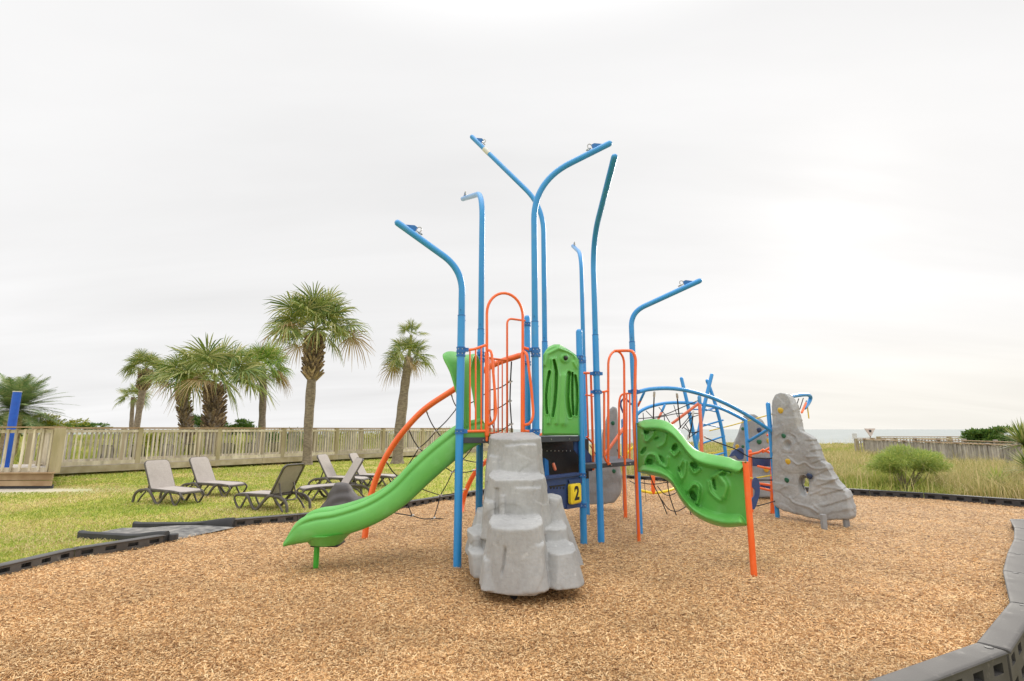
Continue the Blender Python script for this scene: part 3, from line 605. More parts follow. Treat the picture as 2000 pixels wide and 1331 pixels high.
# ------------------------------------------------------------------ palms and shrubs
def fan_leaf(mb, base, direction, up, plen, R, nseg, droop, r):
    """costapalmate fan: petiole then radiating pleats that split and droop"""
    d = direction.normalized(); side = d.cross(up); roll = r.uniform(-1.15, 1.15)
    if side.length < .05: side = V(1,0,0)
    side.normalize(); nrm_ = side.cross(d).normalized(); side = (side*math.cos(roll)+nrm_*math.sin(roll)).normalized(); nrm_ = side.cross(d).normalized()
    # petiole arc
    pts = [base + d*plen*t + V(0,0,-1)*plen*.16*t*t for t in (0,.35,.7,1)]
    mb_p = [];
    hub = pts[-1]; d2 = (pts[-1]-pts[-2]).normalized()
    for i in range(3):
        w = .018*R; a, b = pts[i], pts[i+1]; mb.add([a-side*w, a+side*w, b+side*w, b-side*w], [(0,1,2,3)])
    for k in range(nseg):
        a = math.radians(lerp(-128, 128, k/(nseg-1)))+r.uniform(-.05,.05); L = R*(.62+.38*math.cos(a*.62))*r.uniform(.88, 1.06)
        dr = (d2*math.cos(a)+side*math.sin(a)).normalized(); fold = nrm_*(.12*abs(math.sin(a*1.3)))
        w = R*.0195; sd = dr.cross(nrm_).normalized(); P = []
        for t in (0.04, .4, .72, 1.0):
            g = droop*(t**3)*L*.5*r.uniform(.6,1.4)
            P.append(hub+dr*L*t*(1-.1*t)+fold*L*t+V(0,0,-1)*g)
        ws = (w*.35, w, w*.7, w*.08); tw = nrm_*w*.5*(1 if k % 2 else -1)
        vs = []
        for p, q in zip(P, ws): vs += [p-sd*q-tw*(q/w), p+sd*q+tw*(q/w)]
        mb.add(vs, [(0,1,3,2),(2,3,5,4),(4,5,7,6)])
def fan_palm(label, base, crown, R, nleaf, tr0, tr1, boots, seed, dead=4, m=None, trunk_pts=None, group='cabbage palms', spread=1.0, plen=.52, fan=.52, low=-24, tuft=None):
    r = random.Random(seed); base = Vector(base); crown = Vector(crown); o = empty('palm_tree', (base.x, base.y, 0), label, 'palm tree', group)
    mid = [base.lerp(crown, t)+V(r.uniform(-1,1), 0, 0)*.03*R for t in (.35,.7)] if trunk_pts is None else [Vector(q) for q in trunk_pts]
    path = cr([base+V(0,0,-.1)]+mid+[crown], 10); tb = MB()
    n = len(path)
    def rad(t):
        q = lerp(tr0, tr1, t)*(1+.05*math.sin(t*37)+.05*math.sin(t*13+seed)); 
        if t < .06: q *= 1+(.06-t)*5
        return q
    tb.tube(path, rad, 14, cap='flat'); tb.build('trunk', M_TRUNK, o)
    L = sum((path[i+1]-path[i]).length for i in range(n-1))
    if boots:
        b0, b1, br_ = boots; bm = MB(); nb = 260; ga = 2.4
        for k in range(nb):
            t = lerp(b0, b1, k/nb); i = min(int(t*(n-1)), n-2); c = path[i].lerp(path[i+1], t*(n-1)-i); a = k*ga; out = V(math.cos(a), math.sin(a), 0)
            rr = lerp(tr0, tr1, t); tn = V(-out.y, out.x, 0); ln = br_*r.uniform(.8, 1.4)
            p0 = c+out*rr*.7+V(0,0,-ln*.4); p1 = c+out*(rr+br_*.55)+V(0,0,ln*.55)+tn*r.uniform(-1,1)*br_*.75+V(0,0,r.uniform(-.3,.1)*br_)
            w = br_*.17*r.uniform(.7,1.3); dd = (p1-p0).normalized(); sd = dd.cross(out).normalized()
            q = [p0-sd*w, p0+sd*w, p1+sd*w*.6, p1-sd*w*.6]; bm.add(q+[v+out*br_*.14 for v in q], [(0,1,2,3),(4,5,6,7),(0,1,5,4),(1,2,6,5),(2,3,7,6),(3,0,4,7)])
        bm.build('leaf_boots', M_BOOT, o, smooth=False)
    cm = MB(); ym = MB()
    for k in range(nleaf):
        u = (k+.5)/nleaf; el = math.radians(lerp(80, low, u**.8))+r.uniform(-.12,.12); az = k*2.399963+r.uniform(-.25,.25)
        d = V(math.cos(az)*math.cos(el)*spread, math.sin(az)*math.cos(el), math.sin(el)); up = V(0,0,1) if el < 1.2 else V(math.cos(az),math.sin(az),0)
        fan_leaf(ym if (k >= nleaf-dead) else cm, crown+V(0,0,.05*R), d, up, R*plen*r.uniform(.7,1.15), R*fan*r.uniform(.85,1.1), 34, .35+.75*u, r)
    if tuft:
        for k in range(9):
            el = math.radians(lerp(85, 15, k/9)); az = k*2.4; fan_leaf(cm, Vector(tuft[0]), V(math.cos(az)*math.cos(el), math.sin(az)*math.cos(el), math.sin(el)), V(0,0,1), tuft[1]*.5, tuft[1]*.6, 30, .4, r)
        cm.tube([crown, Vector(tuft[0])], .07, 8, cap='flat')
    cm.build('crown', m or M_FAN, o, smooth=False)
    if dead: ym.build('dry_leaves', M_DEADF, o, smooth=False)
    return o
fan_palm('tall fan palm with a shaggy booted trunk, in front of the boardwalk', at(600,907,22.6), at(615,648,22.6), 2.5, 36, .185, .20, (.66,.97,.36), 1, dead=3, trunk_pts=[at(602,840,22.6), at(609,735,22.6)], low=-8, plen=.58)
fan_palm('leaning smooth trunked fan palm with a second leaf tuft on top, nearest the green slide', at(776,905,23.4), at(799,698,23.4), 1.5, 26, .25, .19, None, 2, dead=3, trunk_pts=[at(780,850,23.4), at(790,760,23.4)], low=-26, tuft=(at(803,655,23.4), .95))
fan_palm('broad low fan palm with a thick rough trunk in the middle of the row', at(417,900,27), at(419,752,27), 3.15, 24, .40, .30, (.35,1.0,.34), 3, dead=2, low=2, plen=.58, fan=.56)
fan_palm('rough trunked fan palm half hidden left of the thick one', at(372,905,30), at(357,748,30), 2.35, 16, .26, .24, (.3,1.0,.26), 4, dead=2, low=-5)
fan_palm('bright green fan palm just right of the thick trunked one', at(509,905,32), at(514,722,32), 2.35, 30, .22, .20, None, 5, dead=4, m=M_FANB)
fan_palm('leaning fan palm at the left end of the row, taller of the pair', at(263,905,38), at(285,722,38), 1.95, 28, .19, .24, (.74,.98,.32), 6, dead=2, trunk_pts=[at(268,830,38), at(277,772,38)], low=-15)
fan_palm('small fan palm tucked beside the leaning one at the left end', at(254,905,42), at(260,776,42), 1.5, 20, .15, .15, None, 7, dead=1)
def feather_palm():
    r = random.Random(5); c = at(28, 806, 24); o = empty('feather_palm', (c.x, c.y, 0), 'large feather leaved palm with arching fronds behind the blue pole at the left edge', 'palm tree')
    m = MB(); m.tube([(c.x,c.y,-.1),(c.x,c.y,c.z)], .32, 12, cap='flat'); m.build('trunk', M_BOOT, o)
    cm = MB(); 
    for k in range(70):
        az = k*2.4; el = math.radians(lerp(85, -12, (k/70)**.8)); L = 2.15*r.uniform(.85,1.1); hd = V(math.cos(az), math.sin(az), 0); P = []
        for i in range(15):
            t = i/14; P.append(c+hd*L*(t*math.cos(el)+.12*t*t)+V(0,0,1)*L*(t*math.sin(el)-.42*t*t*(1-.5*math.sin(el)))+V(0,0,.1))
        for i in range(14):
            a, b = P[i], P[i+1]; t = (b-a).normalized(); s_ = t.cross(V(0,0,1)).normalized(); cm.add([a-s_*.015,a+s_*.015,b+s_*.012,b-s_*.012], [(0,1,2,3)])
            for j in range(3):
                q = a.lerp(b, j/3); ll = .62*math.sin(math.pi*min(1,(i+j/3+1.5)/16))*r.uniform(.8,1.1)
                for sg in (-1,1):
                    e = q+s_*sg*ll*.75+t*ll*.6+V(0,0,-.12*ll+.15*ll*r.random()); w = t*.022; cm.add([q-w,q+w,e+w*.15,e-w*.15], [(0,1,2,3)])
    cm.build('crown', M_FEATH, o, smooth=False)
feather_palm()
def shrub(name, label, c, rx, ry, rz, n, leaf, m, seed, cat='shrub', clumps=14, stems=0, group=None, stemmat=None, blade=False, stem_h=None):
    r = random.Random(seed); c = Vector(c); o = empty(name, (c.x, c.y, gz(c.x, c.y)), label, cat, group); mb = MB(); cl = []
    for k in range(clumps):
        while True:
            p = V(r.uniform(-1,1), r.uniform(-1,1), r.uniform(-.9,1))
            if p.length < 1: break
        cl.append((c+V(p.x*rx, p.y*ry, p.z*rz), r.uniform(.28,.5)))
    for k in range(n):
        q, s_ = cl[k % clumps]; p = V(r.gauss(0,1), r.gauss(0,1), r.gauss(0,1)); p.normalize(); p = q+V(p.x*rx, p.y*ry, p.z*rz)*s_*r.random()**.4
        d = (p-c).normalized()+V(r.gauss(0,.6), r.gauss(0,.6), r.gauss(0,.6)+.25); d.normalize(); s2 = d.orthogonal().normalized(); s2 = (s2*math.cos(k)+d.cross(s2)*math.sin(k))
        l = leaf*r.uniform(.6,1.4); w = l*(.35 if not blade else .08); a = p; b = p+d*l
        mb.add([a, a.lerp(b,.5)+s2*w*.5, b, a.lerp(b,.5)-s2*w*.5], [(0,1,2,3)])
    mb.build('foliage', m, o, smooth=False)
    if stems:
        sm = MB(); g0 = V(c.x, c.y, gz(c.x, c.y)-.03)
        for k in range(stems):
            q = cl[k % clumps][0]; mid = g0.lerp(q, .5)+V(r.uniform(-.1,.1),0,-.05); sm.tube(cr([g0+V(r.uniform(-.12,.12), r.uniform(-.1,.1), 0), mid, q], 4), .012, 5, cap='flat', r_end=.004)
        sm.build('stems', stemmat or M_TRUNK, o)
    return o
def gz(x, y): return float(gheight(np.array([x]), np.array([y]))[0])
c = at(1762, 900, 13.25); shrub('feathery_shrub', 'round feathery green shrub with bare stems in the dune grass to the right', (c.x, c.y, c.z+.0), .74, .6, .27, 19000, .11, M_FSHRUB, 3, clumps=30, stems=22, blade=True)
c = at(1940, 856, 26); shrub('dense_shrub', 'dense dark green shrub behind the grey fence at the far right', (c.x, c.y, c.z), 1.15, .9, .42, 9000, .16, M_SHRUB, 4, clumps=22)
for (px, py, Y, rx, rz, m_, lab, sd) in [
    (90, 828, 26, 1.6, .35, M_YSHRUB, 'yellow green shrub below the feather palm behind the left railing', 11),
    (20, 836, 25, 1.6, .6, M_SHRUB, 'dark green shrub behind the blue pole at the left edge', 12),
    (172, 833, 33, 1.1, .18, M_SHRUB, 'low green bush just topping the railing between the feather palm and the palm pair', 13),
    (405, 828, 32, 1.2, .5, M_SHRUB, 'green palmetto clump at the foot of the thick trunked palm', 14),
    (470, 836, 30, .9, .35, M_SHRUB, 'smaller palmetto clump right of the thick trunked palm', 15),
    (860, 846, 44, 2.0, .3, M_SHRUB, 'green bush beyond the boardwalk right of the leaning palm', 16),
    (700, 860, 36, 2.6, .5, M_YSHRUB, 'yellowish bushes seen through the railing between the two front palms', 17),
    (560, 858, 33, 2.2, .6, M_SHRUB, 'green bushes seen through the railing left of the tall palm', 18),
    (330, 862, 31, 2.2, .5, M_YSHRUB, 'pale green bushes seen through the railing left of the thick palm', 19)]:
    c = at(px, py, Y); shrub('shrub', lab, c, rx, 1.0, rz, 3000, .14, m_, sd, clumps=16)
def spiky(name, label, c, R, n, m, seed, w=.03):
    r = random.Random(seed); c = Vector(c); mb = MB(); h = V(0,0,1)
    for k in range(n):
        el = math.radians(lerp(88, -15, (k/n)**.8)); az = k*2.4; d = V(math.cos(az)*math.cos(el), math.sin(az)*math.cos(el), math.sin(el)); L = R*r.uniform(.8,1.1); s_ = d.cross(h)
        s_ = s_.normalized() if s_.length > .01 else V(1,0,0); m1 = c+d*L*.5; e = c+d*L+V(0,0,-.06*L); mb.add([c-s_*w*.5, c+s_*w*.5, m1+s_*w*.6, m1-s_*w*.6, e], [(0,1,2,3),(3,2,4)])
    o = mb.build(name, m, smooth=False); tag(o, label, 'plant'); return o
c = at(1946, 935, 12.6); spiky('yucca', 'spiky pale green yucca in front of the grey fence', (c.x, c.y, c.z-.12), .5, 90, M_FSHRUB, 1, .02)
c = at(2000, 868, 13.6); spiky('yucca', 'tall dark spiky yucca cut by the right frame edge', (c.x, c.y, c.z), .72, 150, M_FAN, 2, .035)
c = at(2010, 915, 12.5); spiky('yucca', 'low spiky yucca under the tall one at the right frame edge', (c.x, c.y, c.z), .6, 120, M_FAN, 3, .03)

# ------------------------------------------------------------------ sun loungers
def make_lounger(loc, rz, label):
    o = empty('sun_lounger', loc, label, 'sun lounger', 'brown and taupe sun loungers on the lawn', rz)
    # local: head at -x, foot at +x, z up
    Wd = .25; SH = .275
    def flat(pts, w=.04, h=.026):
        m = MB(); P = cr(pts, 6); rings = []
        for i, p in enumerate(P):
            t = (P[min(i+1, len(P)-1)]-P[max(i-1, 0)]).normalized(); y = V(0,1,0); n = t.cross(y).normalized()
            rings.append([p+y*w*.5*a+n*h*b for a, b in ((-1,-.6),(-.6,-1),(.6,-1),(1,-.6),(1,.6),(.6,1),(-.6,1),(-1,.6))])
        m.loft(rings); return m
    for sgn in (-1, 1):
        y = sgn*Wd
        flat([V(-.52,y,SH-.07), V(-.40,y,SH-.02), V(-.15,y,SH), V(.2,y,SH-.005), V(.5,y,SH-.01), V(.68,y,SH-.03)], .032, .022).build('side_rail', M_FRAME, o, world=False)
        flat([V(-.30,y*1.06,SH-.01), V(-.52,y*1.08,SH-.03), V(-.66,y*1.1,SH-.12), V(-.70,y*1.1,0)]).build('leg', M_FRAME, o, world=False)
        flat([V(-.34,y*1.04,SH-.05), V(-.46,y*1.04,SH-.15), V(-.57,y*1.04,0)], .026, .016).build('leg', M_FRAME, o, world=False)
        flat([V(-.34,y*1.1,SH+.0), V(-.22,y*1.12,SH-.01), V(-.1,y*1.12,SH-.1), V(.06,y*1.12,.02), V(.11,y*1.12,.005), V(.18,y*1.12,.04), V(.32,y*1.1,SH-.06), V(.42,y*1.04,SH-.01)]).build('leg', M_FRAME, o, world=False)
        flat([V(.40,y*.96,SH-.03), V(.5,y*.96,.09), V(.57,y*.96,.01), V(.64,y*.96,.02), V(.73,y*.96,.14), V(.74,y*.96,.2), V(.66,y*.96,SH-.02)], .028, .018).build('leg', M_FRAME, o, world=False)
    # seat sling: rounded rectangle slab
    def slab(x0, x1, w, rr, n=6):
        pts = []
        for cx, cy, a0 in ((x1-rr, w-rr, 0), (x0+rr*.3, w-rr*.3, 90), (x0+rr*.3, -w+rr*.3, 180), (x1-rr, -w+rr, 270)):
            q = rr if cx > (x0+x1)/2 else rr*.3
            for k in range(n+1): a = math.radians(a0+90*k/n); pts.append((cx+q*math.cos(a), cy+q*math.sin(a)))
        return pts
    pts = slab(-.22, .72, Wd-.012, .12); m = MB()
    def zz(x): return SH+.012-.03*sstep(.45, .75, x)
    m.loft([[V(x,y,float(zz(x))-.012) for x,y in pts], [V(x,y,float(zz(x))+.004) for x,y in pts], [V(lerp(.25,x,.97),y*.95,float(zz(x))+.010) for x,y in pts]]); m.build('seat_sling', M_SLING, o, world=False)
    pts = slab(-.24, .74, Wd+.012, .13); m = MB(); m.loft([[V(x,y,float(zz(x))-.045) for x,y in pts], [V(x,y,float(zz(x))-.008) for x,y in pts]]); m.build('seat_frame', M_FRAME, o, world=False, bevel=.006)
    # backrest: frame ring and sling
    tilt = math.radians(120); hx, hz = -.20, SH; L = .66
    def tr(u, y, n): return V(hx+math.cos(tilt)*u - math.sin(tilt)*n*-1, y, hz+math.sin(tilt)*u+ -math.cos(tilt)*n) if False else V(hx+math.cos(tilt)*u+math.sin(tilt)*n, y, hz+math.sin(tilt)*u-math.cos(tilt)*n)
    pts = slab(0, L, Wd+.01, .09); outer = pts; inner = [(lerp(L/2,x,.90), y*.86) for x,y in pts]
    m = MB(); m.loft([[tr(x,y,-.02) for x,y in outer], [tr(x,y,.012) for x,y in outer], [tr(x,y,.012) for x,y in inner], [tr(x,y,-.02) for x,y in inner], [tr(x,y,-.02) for x,y in outer]], caps=False)
    bk_ = m.build('backrest', M_FRAME, o, world=False, bevel=.004)
    m = MB(); m.loft([[tr(x,y,-.006) for x,y in [(lerp(L/2,x,.93), y*.93) for x,y in pts]], [tr(lerp(L/2,x,.96),y*.95,.016) for x,y in pts], [tr(lerp(L/2,x,.90),y*.86,.02) for x,y in pts]]); m.build('back_sling', M_SLING, bk_, world=False)
    # support strut
    m = MB(); m.tube(cr([tr(.25,-.17,-.02), V(-.42,-.17,SH-.02), V(-.50,-.1,SH-.08), V(-.50,.1,SH-.08), V(-.42,.17,SH-.02), tr(.25,.17,-.02)], 6), .014, 8); m.build('prop_bracket', M_FRAME, o, world=False)
    return o
lg = make_lounger((0,0,0), 0, 'x')
LG = [((-7.15, 11.05, 0), -.42, 'sun lounger furthest left on the lawn, backrest to the left'),
      ((-6.95, 12.3, 0), -.30, 'second sun lounger from the left, just behind the leftmost one'),
      ((-4.62, 10.25, 0), math.pi-.42, 'sun lounger in the middle seen from behind its raised back, facing left'),
      ((-4.45, 13.6, 0), -.15, 'sun lounger against the fence, behind the one facing left beside the dark mound'),
      ((-3.92, 11.75, 0), math.pi+.62, 'sun lounger with its backrest to the right, just behind the dark mound'),
      ((-3.85, 14.3, 0), -.12, 'sun lounger furthest right, its foot end passing behind the orange climbing tube')]
for i, (l, a, lab) in enumerate(LG):
    q = lg if i == 0 else copy_tree(lg); q.location = l; q.rotation_euler.z = a; q['label'] = lab
# dark loungers parked behind the boardwalk, glimpsed through the pickets
for i in range(7):
    q = copy_tree(lg); q.location = (-16.9+.75*i+.4*(i > 3), 22.0+.75*i, .0); q.rotation_euler.z = math.pi*.62; q['group'] = 'loungers stored behind the boardwalk'; q['label'] = 'dark sun lounger stored behind the boardwalk railings, %s from the left' % ORD[i]

# ------------------------------------------------------------------ remeshed solids (rocks)
def remesh_obj(mb, name, mat_, parent, voxel, smooth_it=6, disp=None, cut=None):
    ob = mb.build(name, mat_, parent, world=False, smooth=False)
    if cut:
        cu = cut.build('cutter_tmp', mat_, parent, world=False, smooth=False)
        b = ob.modifiers.new('b', 'BOOLEAN'); b.operation = 'DIFFERENCE'; b.object = cu; b.solver = 'EXACT'
    m = ob.modifiers.new('r', 'REMESH'); m.mode = 'VOXEL'; m.voxel_size = voxel
    s_ = ob.modifiers.new('s', 'SMOOTH'); s_.factor = .5; s_.iterations = smooth_it
    dg = bpy.context.evaluated_depsgraph_get(); dg.update(); me = bpy.data.meshes.new_from_object(ob.evaluated_get(dg)); ob.modifiers.clear(); old = ob.data; ob.data = me; bpy.data.meshes.remove(old)
    if cut: bpy.data.objects.remove(cu)
    n = len(me.vertices); co = np.zeros(n*3, np.float32); me.vertices.foreach_get('co', co); co = co.reshape(-1, 3)
    no = np.zeros(n*3, np.float32); me.vertices.foreach_get('normal', no); no = no.reshape(-1, 3)
    if disp is not None:
        dd = np.array([disp(Vector(c), Vector(q)) for c, q in zip(co.tolist(), no.tolist())], dtype=np.float32); co = co+no*dd[:, None]
    if parent is not None:
        l = root(parent).location; co = co-np.array([l.x, l.y, l.z], np.float32)
    me.vertices.foreach_set('co', co.astype(np.float32).ravel()); me.update(); me.materials.clear(); me.materials.append(mat_); me.shade_smooth(); return ob
def tblock(mb, cx, cy, z0, z1, ax, ay, bx, by, seed, sides=9, tx=0, ty=0, jit=.10, levels=4, topjit=.012, tilt=.14):
    """tapered irregular block: half sizes ax,ay at the bottom to bx,by at the top; (tx,ty) shifts the top"""
    r = random.Random(seed); ang = [2*math.pi*(k+.3*r.uniform(-1,1))/sides for k in range(sides)]; jr = [1+jit*r.uniform(-1,1) for _ in range(sides)]; rings = []
    tj = [r.uniform(-1,1)*topjit for _ in range(sides)]
    for i in range(levels+1):
        t = i/levels; hx = lerp(ax,bx,t); hy = lerp(ay,by,t); ring = []
        for a, j, tz in zip(ang, jr, tj):
            ca, sa = math.cos(a), math.sin(a); k = (abs(ca)**2.9+abs(sa)**2.9)**(-1/2.9)
            ring.append(V(cx+tx*t+ca*k*hx*j, cy+ty*t+sa*k*hy*j, lerp(z0,z1,t)+(tz if i == levels else 0)+tilt*t**3*sa*k*hy))
        rings.append(ring)
    mb.loft(rings)
def rock_disp(p, n):
    q = p*3.2; v = noise.noise(q)*.012+noise.noise(p*9)*.004+noise.noise(p*24)*.0012
    c = noise.cell(Vector((p.x*3+.7*noise.noise(p*2), p.y*3, p.z*2.4)))
    return v
# dark sculpted mound on the lawn
def build_mound():
    mb = MB(); c = at(664, 985, 9.9); x, y = c.x+.09, c.y
    tblock(mb, x-.02, y, -.05, .49, .46, .34, .14, .13, 1, tx=-.05, jit=.03, levels=6); tblock(mb, x-.20, y-.06, -.05, .17, .30, .26, .18, .12, 2, jit=.04); tblock(mb, x+.24, y-.04, -.05, .24, .26, .28, .14, .12, 3, jit=.04)
    tblock(mb, x-.08, y-.02, .28, .50, .19, .16, .13, .10, 4, tx=-.01)
    def dp(p, n):
        rr = math.hypot((p.x-x-.05), (p.z+.10)*1.1); return .010*math.sin(rr*34)*sstep(.5, .30, p.z)+.012*noise.noise(p*5)
    e = empty('dark_mound', (x, y, 0), 'charcoal moulded mound with curved folds on the lawn behind the border, next to the loungers', 'play rock')
    remesh_obj(mb, 'mound_body', M_SEAL, e, .018, 16, dp)
build_mound()

# ================================================================== MAIN PLAY STRUCTURE
A=(-.60,5.95); B=(.95,7.13); C_=(1.195,7.22); D=(.288,6.3); E=(-.42,6.8); F=(.506,7.8); G=(1.34,9.5); H=(1.86,7.82); J=(.22,7.3)
PS = empty('play_structure', (.4, 7.2, 0), 'large play structure with tall curved blue poles, green slide and grey rock steps', 'playground')
def ptube(name, pts, r, mat_, parent=PS, seg=14, fil=0, cap='round', r_end=None):
    m = MB(); P = fillet(pts, fil) if fil else pts; m.tube(P, r, seg, cap=cap, r_end=r_end); return m.build(name, mat_, parent)
RL, RU = .0455, .040
def clamp(parent, x, y, z, dirs=((1,0),), r=RL):
    m = MB(); m.tube([(x,y,z-.03),(x,y,z-.012)], r+.009, 18, cap='flat'); m.tube([(x,y,z+.012),(x,y,z+.03)], r+.009, 18, cap='flat'); m.tube([(x,y,z-.013),(x,y,z+.013)], r+.004, 18, cap='flat')
    for d in dirs:
        l = math.hypot(*d); dx, dy = d[0]/l, d[1]/l; m.bar((x+dx*(r-.005), y+dy*(r-.005), z), (x+dx*(r+.045), y+dy*(r+.045), z), .035, .045)
    m.build('clamp', M_CLAMP, parent, bevel=.002)
    b = MB()
    for s_ in (-.022,.022): b.tube([(x+s_, y-r-.004, z), (x+s_, y-r-.016, z)], .006, 6, cap='flat')
    b.build('bolt', M_METAL, parent)
def zat(py, Y): return at(1000, py, Y).z
def post(pos, zj, bend=None, tip=None, clamps=(), rfil=.45, gadget=True, tape=None, mtip=None):
    x, y = pos
    lo = MB(); lo.tube([(x,y,-.1),(x,y,zj)], RL, 20, cap='flat' if tip is not None else 'round')
    p = lo.build('post', M_BLUE, PS)
    if tip is not None:
        path = [(x,y,zj-.005)]+fillet([V(x,y,zj-.005), V(x,y,bend), Vector(tip)], rfil, 14)[1:]
        u = MB(); u.tube(path, RU, 18); po = u.build('curved_pole', M_BLUE, PS)
        b = MB()
        for k in (.06,): b.tube([(x-.01,y-RU-.0,zj+k),(x-.01,y-RU-.01,zj+k)], .008, 6, cap='flat'); b.tube([(x+RU-.002,y,zj-k),(x+RU+.008,y,zj-k)], .008, 6, cap='flat')
        b.tube([(x,y,zj-.008),(x,y,zj+.004)], RL+.0015, 20, cap='flat'); b.build('joint_bolts', M_CLAMP, po)
        if gadget:
            t = Vector(tip); d = (t-V(x,y,bend)).normalized(); c = t-d*.17; up = (V(0,0,1)-d*d.z).normalized(); g = MB(); s_ = d.cross(up)
            g.prism([c-d*.05+up*RU*.6-s_*.006, c+d*.11+up*RU*.6-s_*.006, c+d*.0+up*(RU+.06)-s_*.006, c-d*.05+up*(RU+.06)-s_*.006], s_*.012); g.build('bracket', M_CLAMP, po, smooth=False)
            q = c-d*.07+up*(RU+.05); g = MB(); ring = [q+up*.035*math.sin(a)+d*.028*math.cos(a) for a in [k*math.pi/5 for k in range(11)]]; g.tube(ring, .007, 6); q2 = q-up*.03-d*.035; ring = [q2+s_*.02*math.sin(a)+d*.03*math.cos(a) for a in [k*math.pi/5 for k in range(11)]]; g.tube(ring, .007, 6); g.build('shackle', M_METAL, po)
        if tape:
            t = Vector(tip); d = (t-V(x,y,bend)).normalized(); g = MB(); g.tube([t-d*tape[0], t-d*tape[1]], RU+.002, 18, cap='flat'); g.build('worn_tape', M_WHITE, po)
    for c in clamps:
        zc, dirs = c; clamp(p, x, y, zc, dirs)
    return p
ZJ = 2.83
def dr(a, b): return (b[0]-a[0], b[1]-a[1])
post(A, ZJ, 3.40, at(777,436,5.75), [(zat(683,5.95), (dr(A,D), dr(A,E))), (zat(692,5.95), (dr(A,E),)), (zat(843,5.95), (dr(A,D),))], rfil=.5)
post(D, ZJ, 4.72, at(1190,281,6.2), [(zat(684,6.3), (dr(D,A), dr(D,B))), (zat(693,6.3), (dr(D,B),)), (zat(843,6.3), (dr(D,A),))], rfil=.55)
post(E, ZJ, 4.80, at(904,389,8.5), [(zat(692,6.8), (dr(E,A),)), (zat(704,6.8), (dr(E,J),))], rfil=.4, gadget=True)
post(F, ZJ, 5.05, at(922,268,8.2), [(1.55, (dr(F,B),))], tape=(.35,.5), rfil=.45)
post(C_, ZJ, 4.25, at(1200,307,5.75), [(zat(730,7.22), ((-1,0),(1,.3))), (zat(766,7.22), ((-1,0),dr(C_,H)))], gadget=False, rfil=.5)
post(G, ZJ, 4.85, at(1119,481,10.6), [], rfil=.4)
post(H, ZJ, 3.30, at(1366,549,7.45), [(zat(765,7.82), ((-1,0),(1,.1)))], rfil=.4)
post(B, zat(649,7.13), clamps=[(zat(699,7.13), (dr(B,D),)), (zat(706,7.13), (dr(B,C_),)), (zat(928,7.13), (dr(B,D),)), (zat(987,7.13), (dr(B,D),))])
post(J, zat(622,7.3), clamps=[(zat(634,7.3), ()), (zat(684,7.3), (dr(J,E),)), (zat(710,7.3), (dr(J,E),))])
# decks
def deck(poly, z, t, name='deck'):
    m = MB(); m.prism([V(p[0],p[1],z-t) for p in poly], (0,0,t)); o = m.build(name, M_DECK, PS, smooth=False, bevel=.004)
    return o
def inset(poly, k):
    c = sum((Vector(p) for p in poly), Vector((0,0)))/len(poly); return [tuple(c+(Vector(p)-c)*(1-k/(Vector(p)-c).length)) for p in poly]
deck(inset([A,D,B,F,J,E],.0), 1.405, .065)
d2 = [(B[0]+.02,B[1]-.02), (C_[0]-.03,C_[1]-.02), H, (1.92,9.15), G, (1.15,8.1)]
deck(d2, 1.03, .06)
bm_ = MB()
for a, b in ((D,B),(A,D)):
    for t in (.3,.7):
        p = Vector(a).lerp(Vector(b), t); n_ = Vector((b[1]-a[1], -(b[0]-a[0]))).normalized(); bm_.tube([(p.x, p.y, 1.372), (p.x+n_.x*.012, p.y+n_.y*.012, 1.372)], .009, 8, cap='flat')
for t in (.3,.8):
    p = Vector(C_).lerp(Vector(H), t); bm_.tube([(p.x,p.y,1.0),(p.x+.008,p.y-.012,1.0)], .009, 8, cap='flat')
bm_.build('deck_bolts', M_METAL, PS)

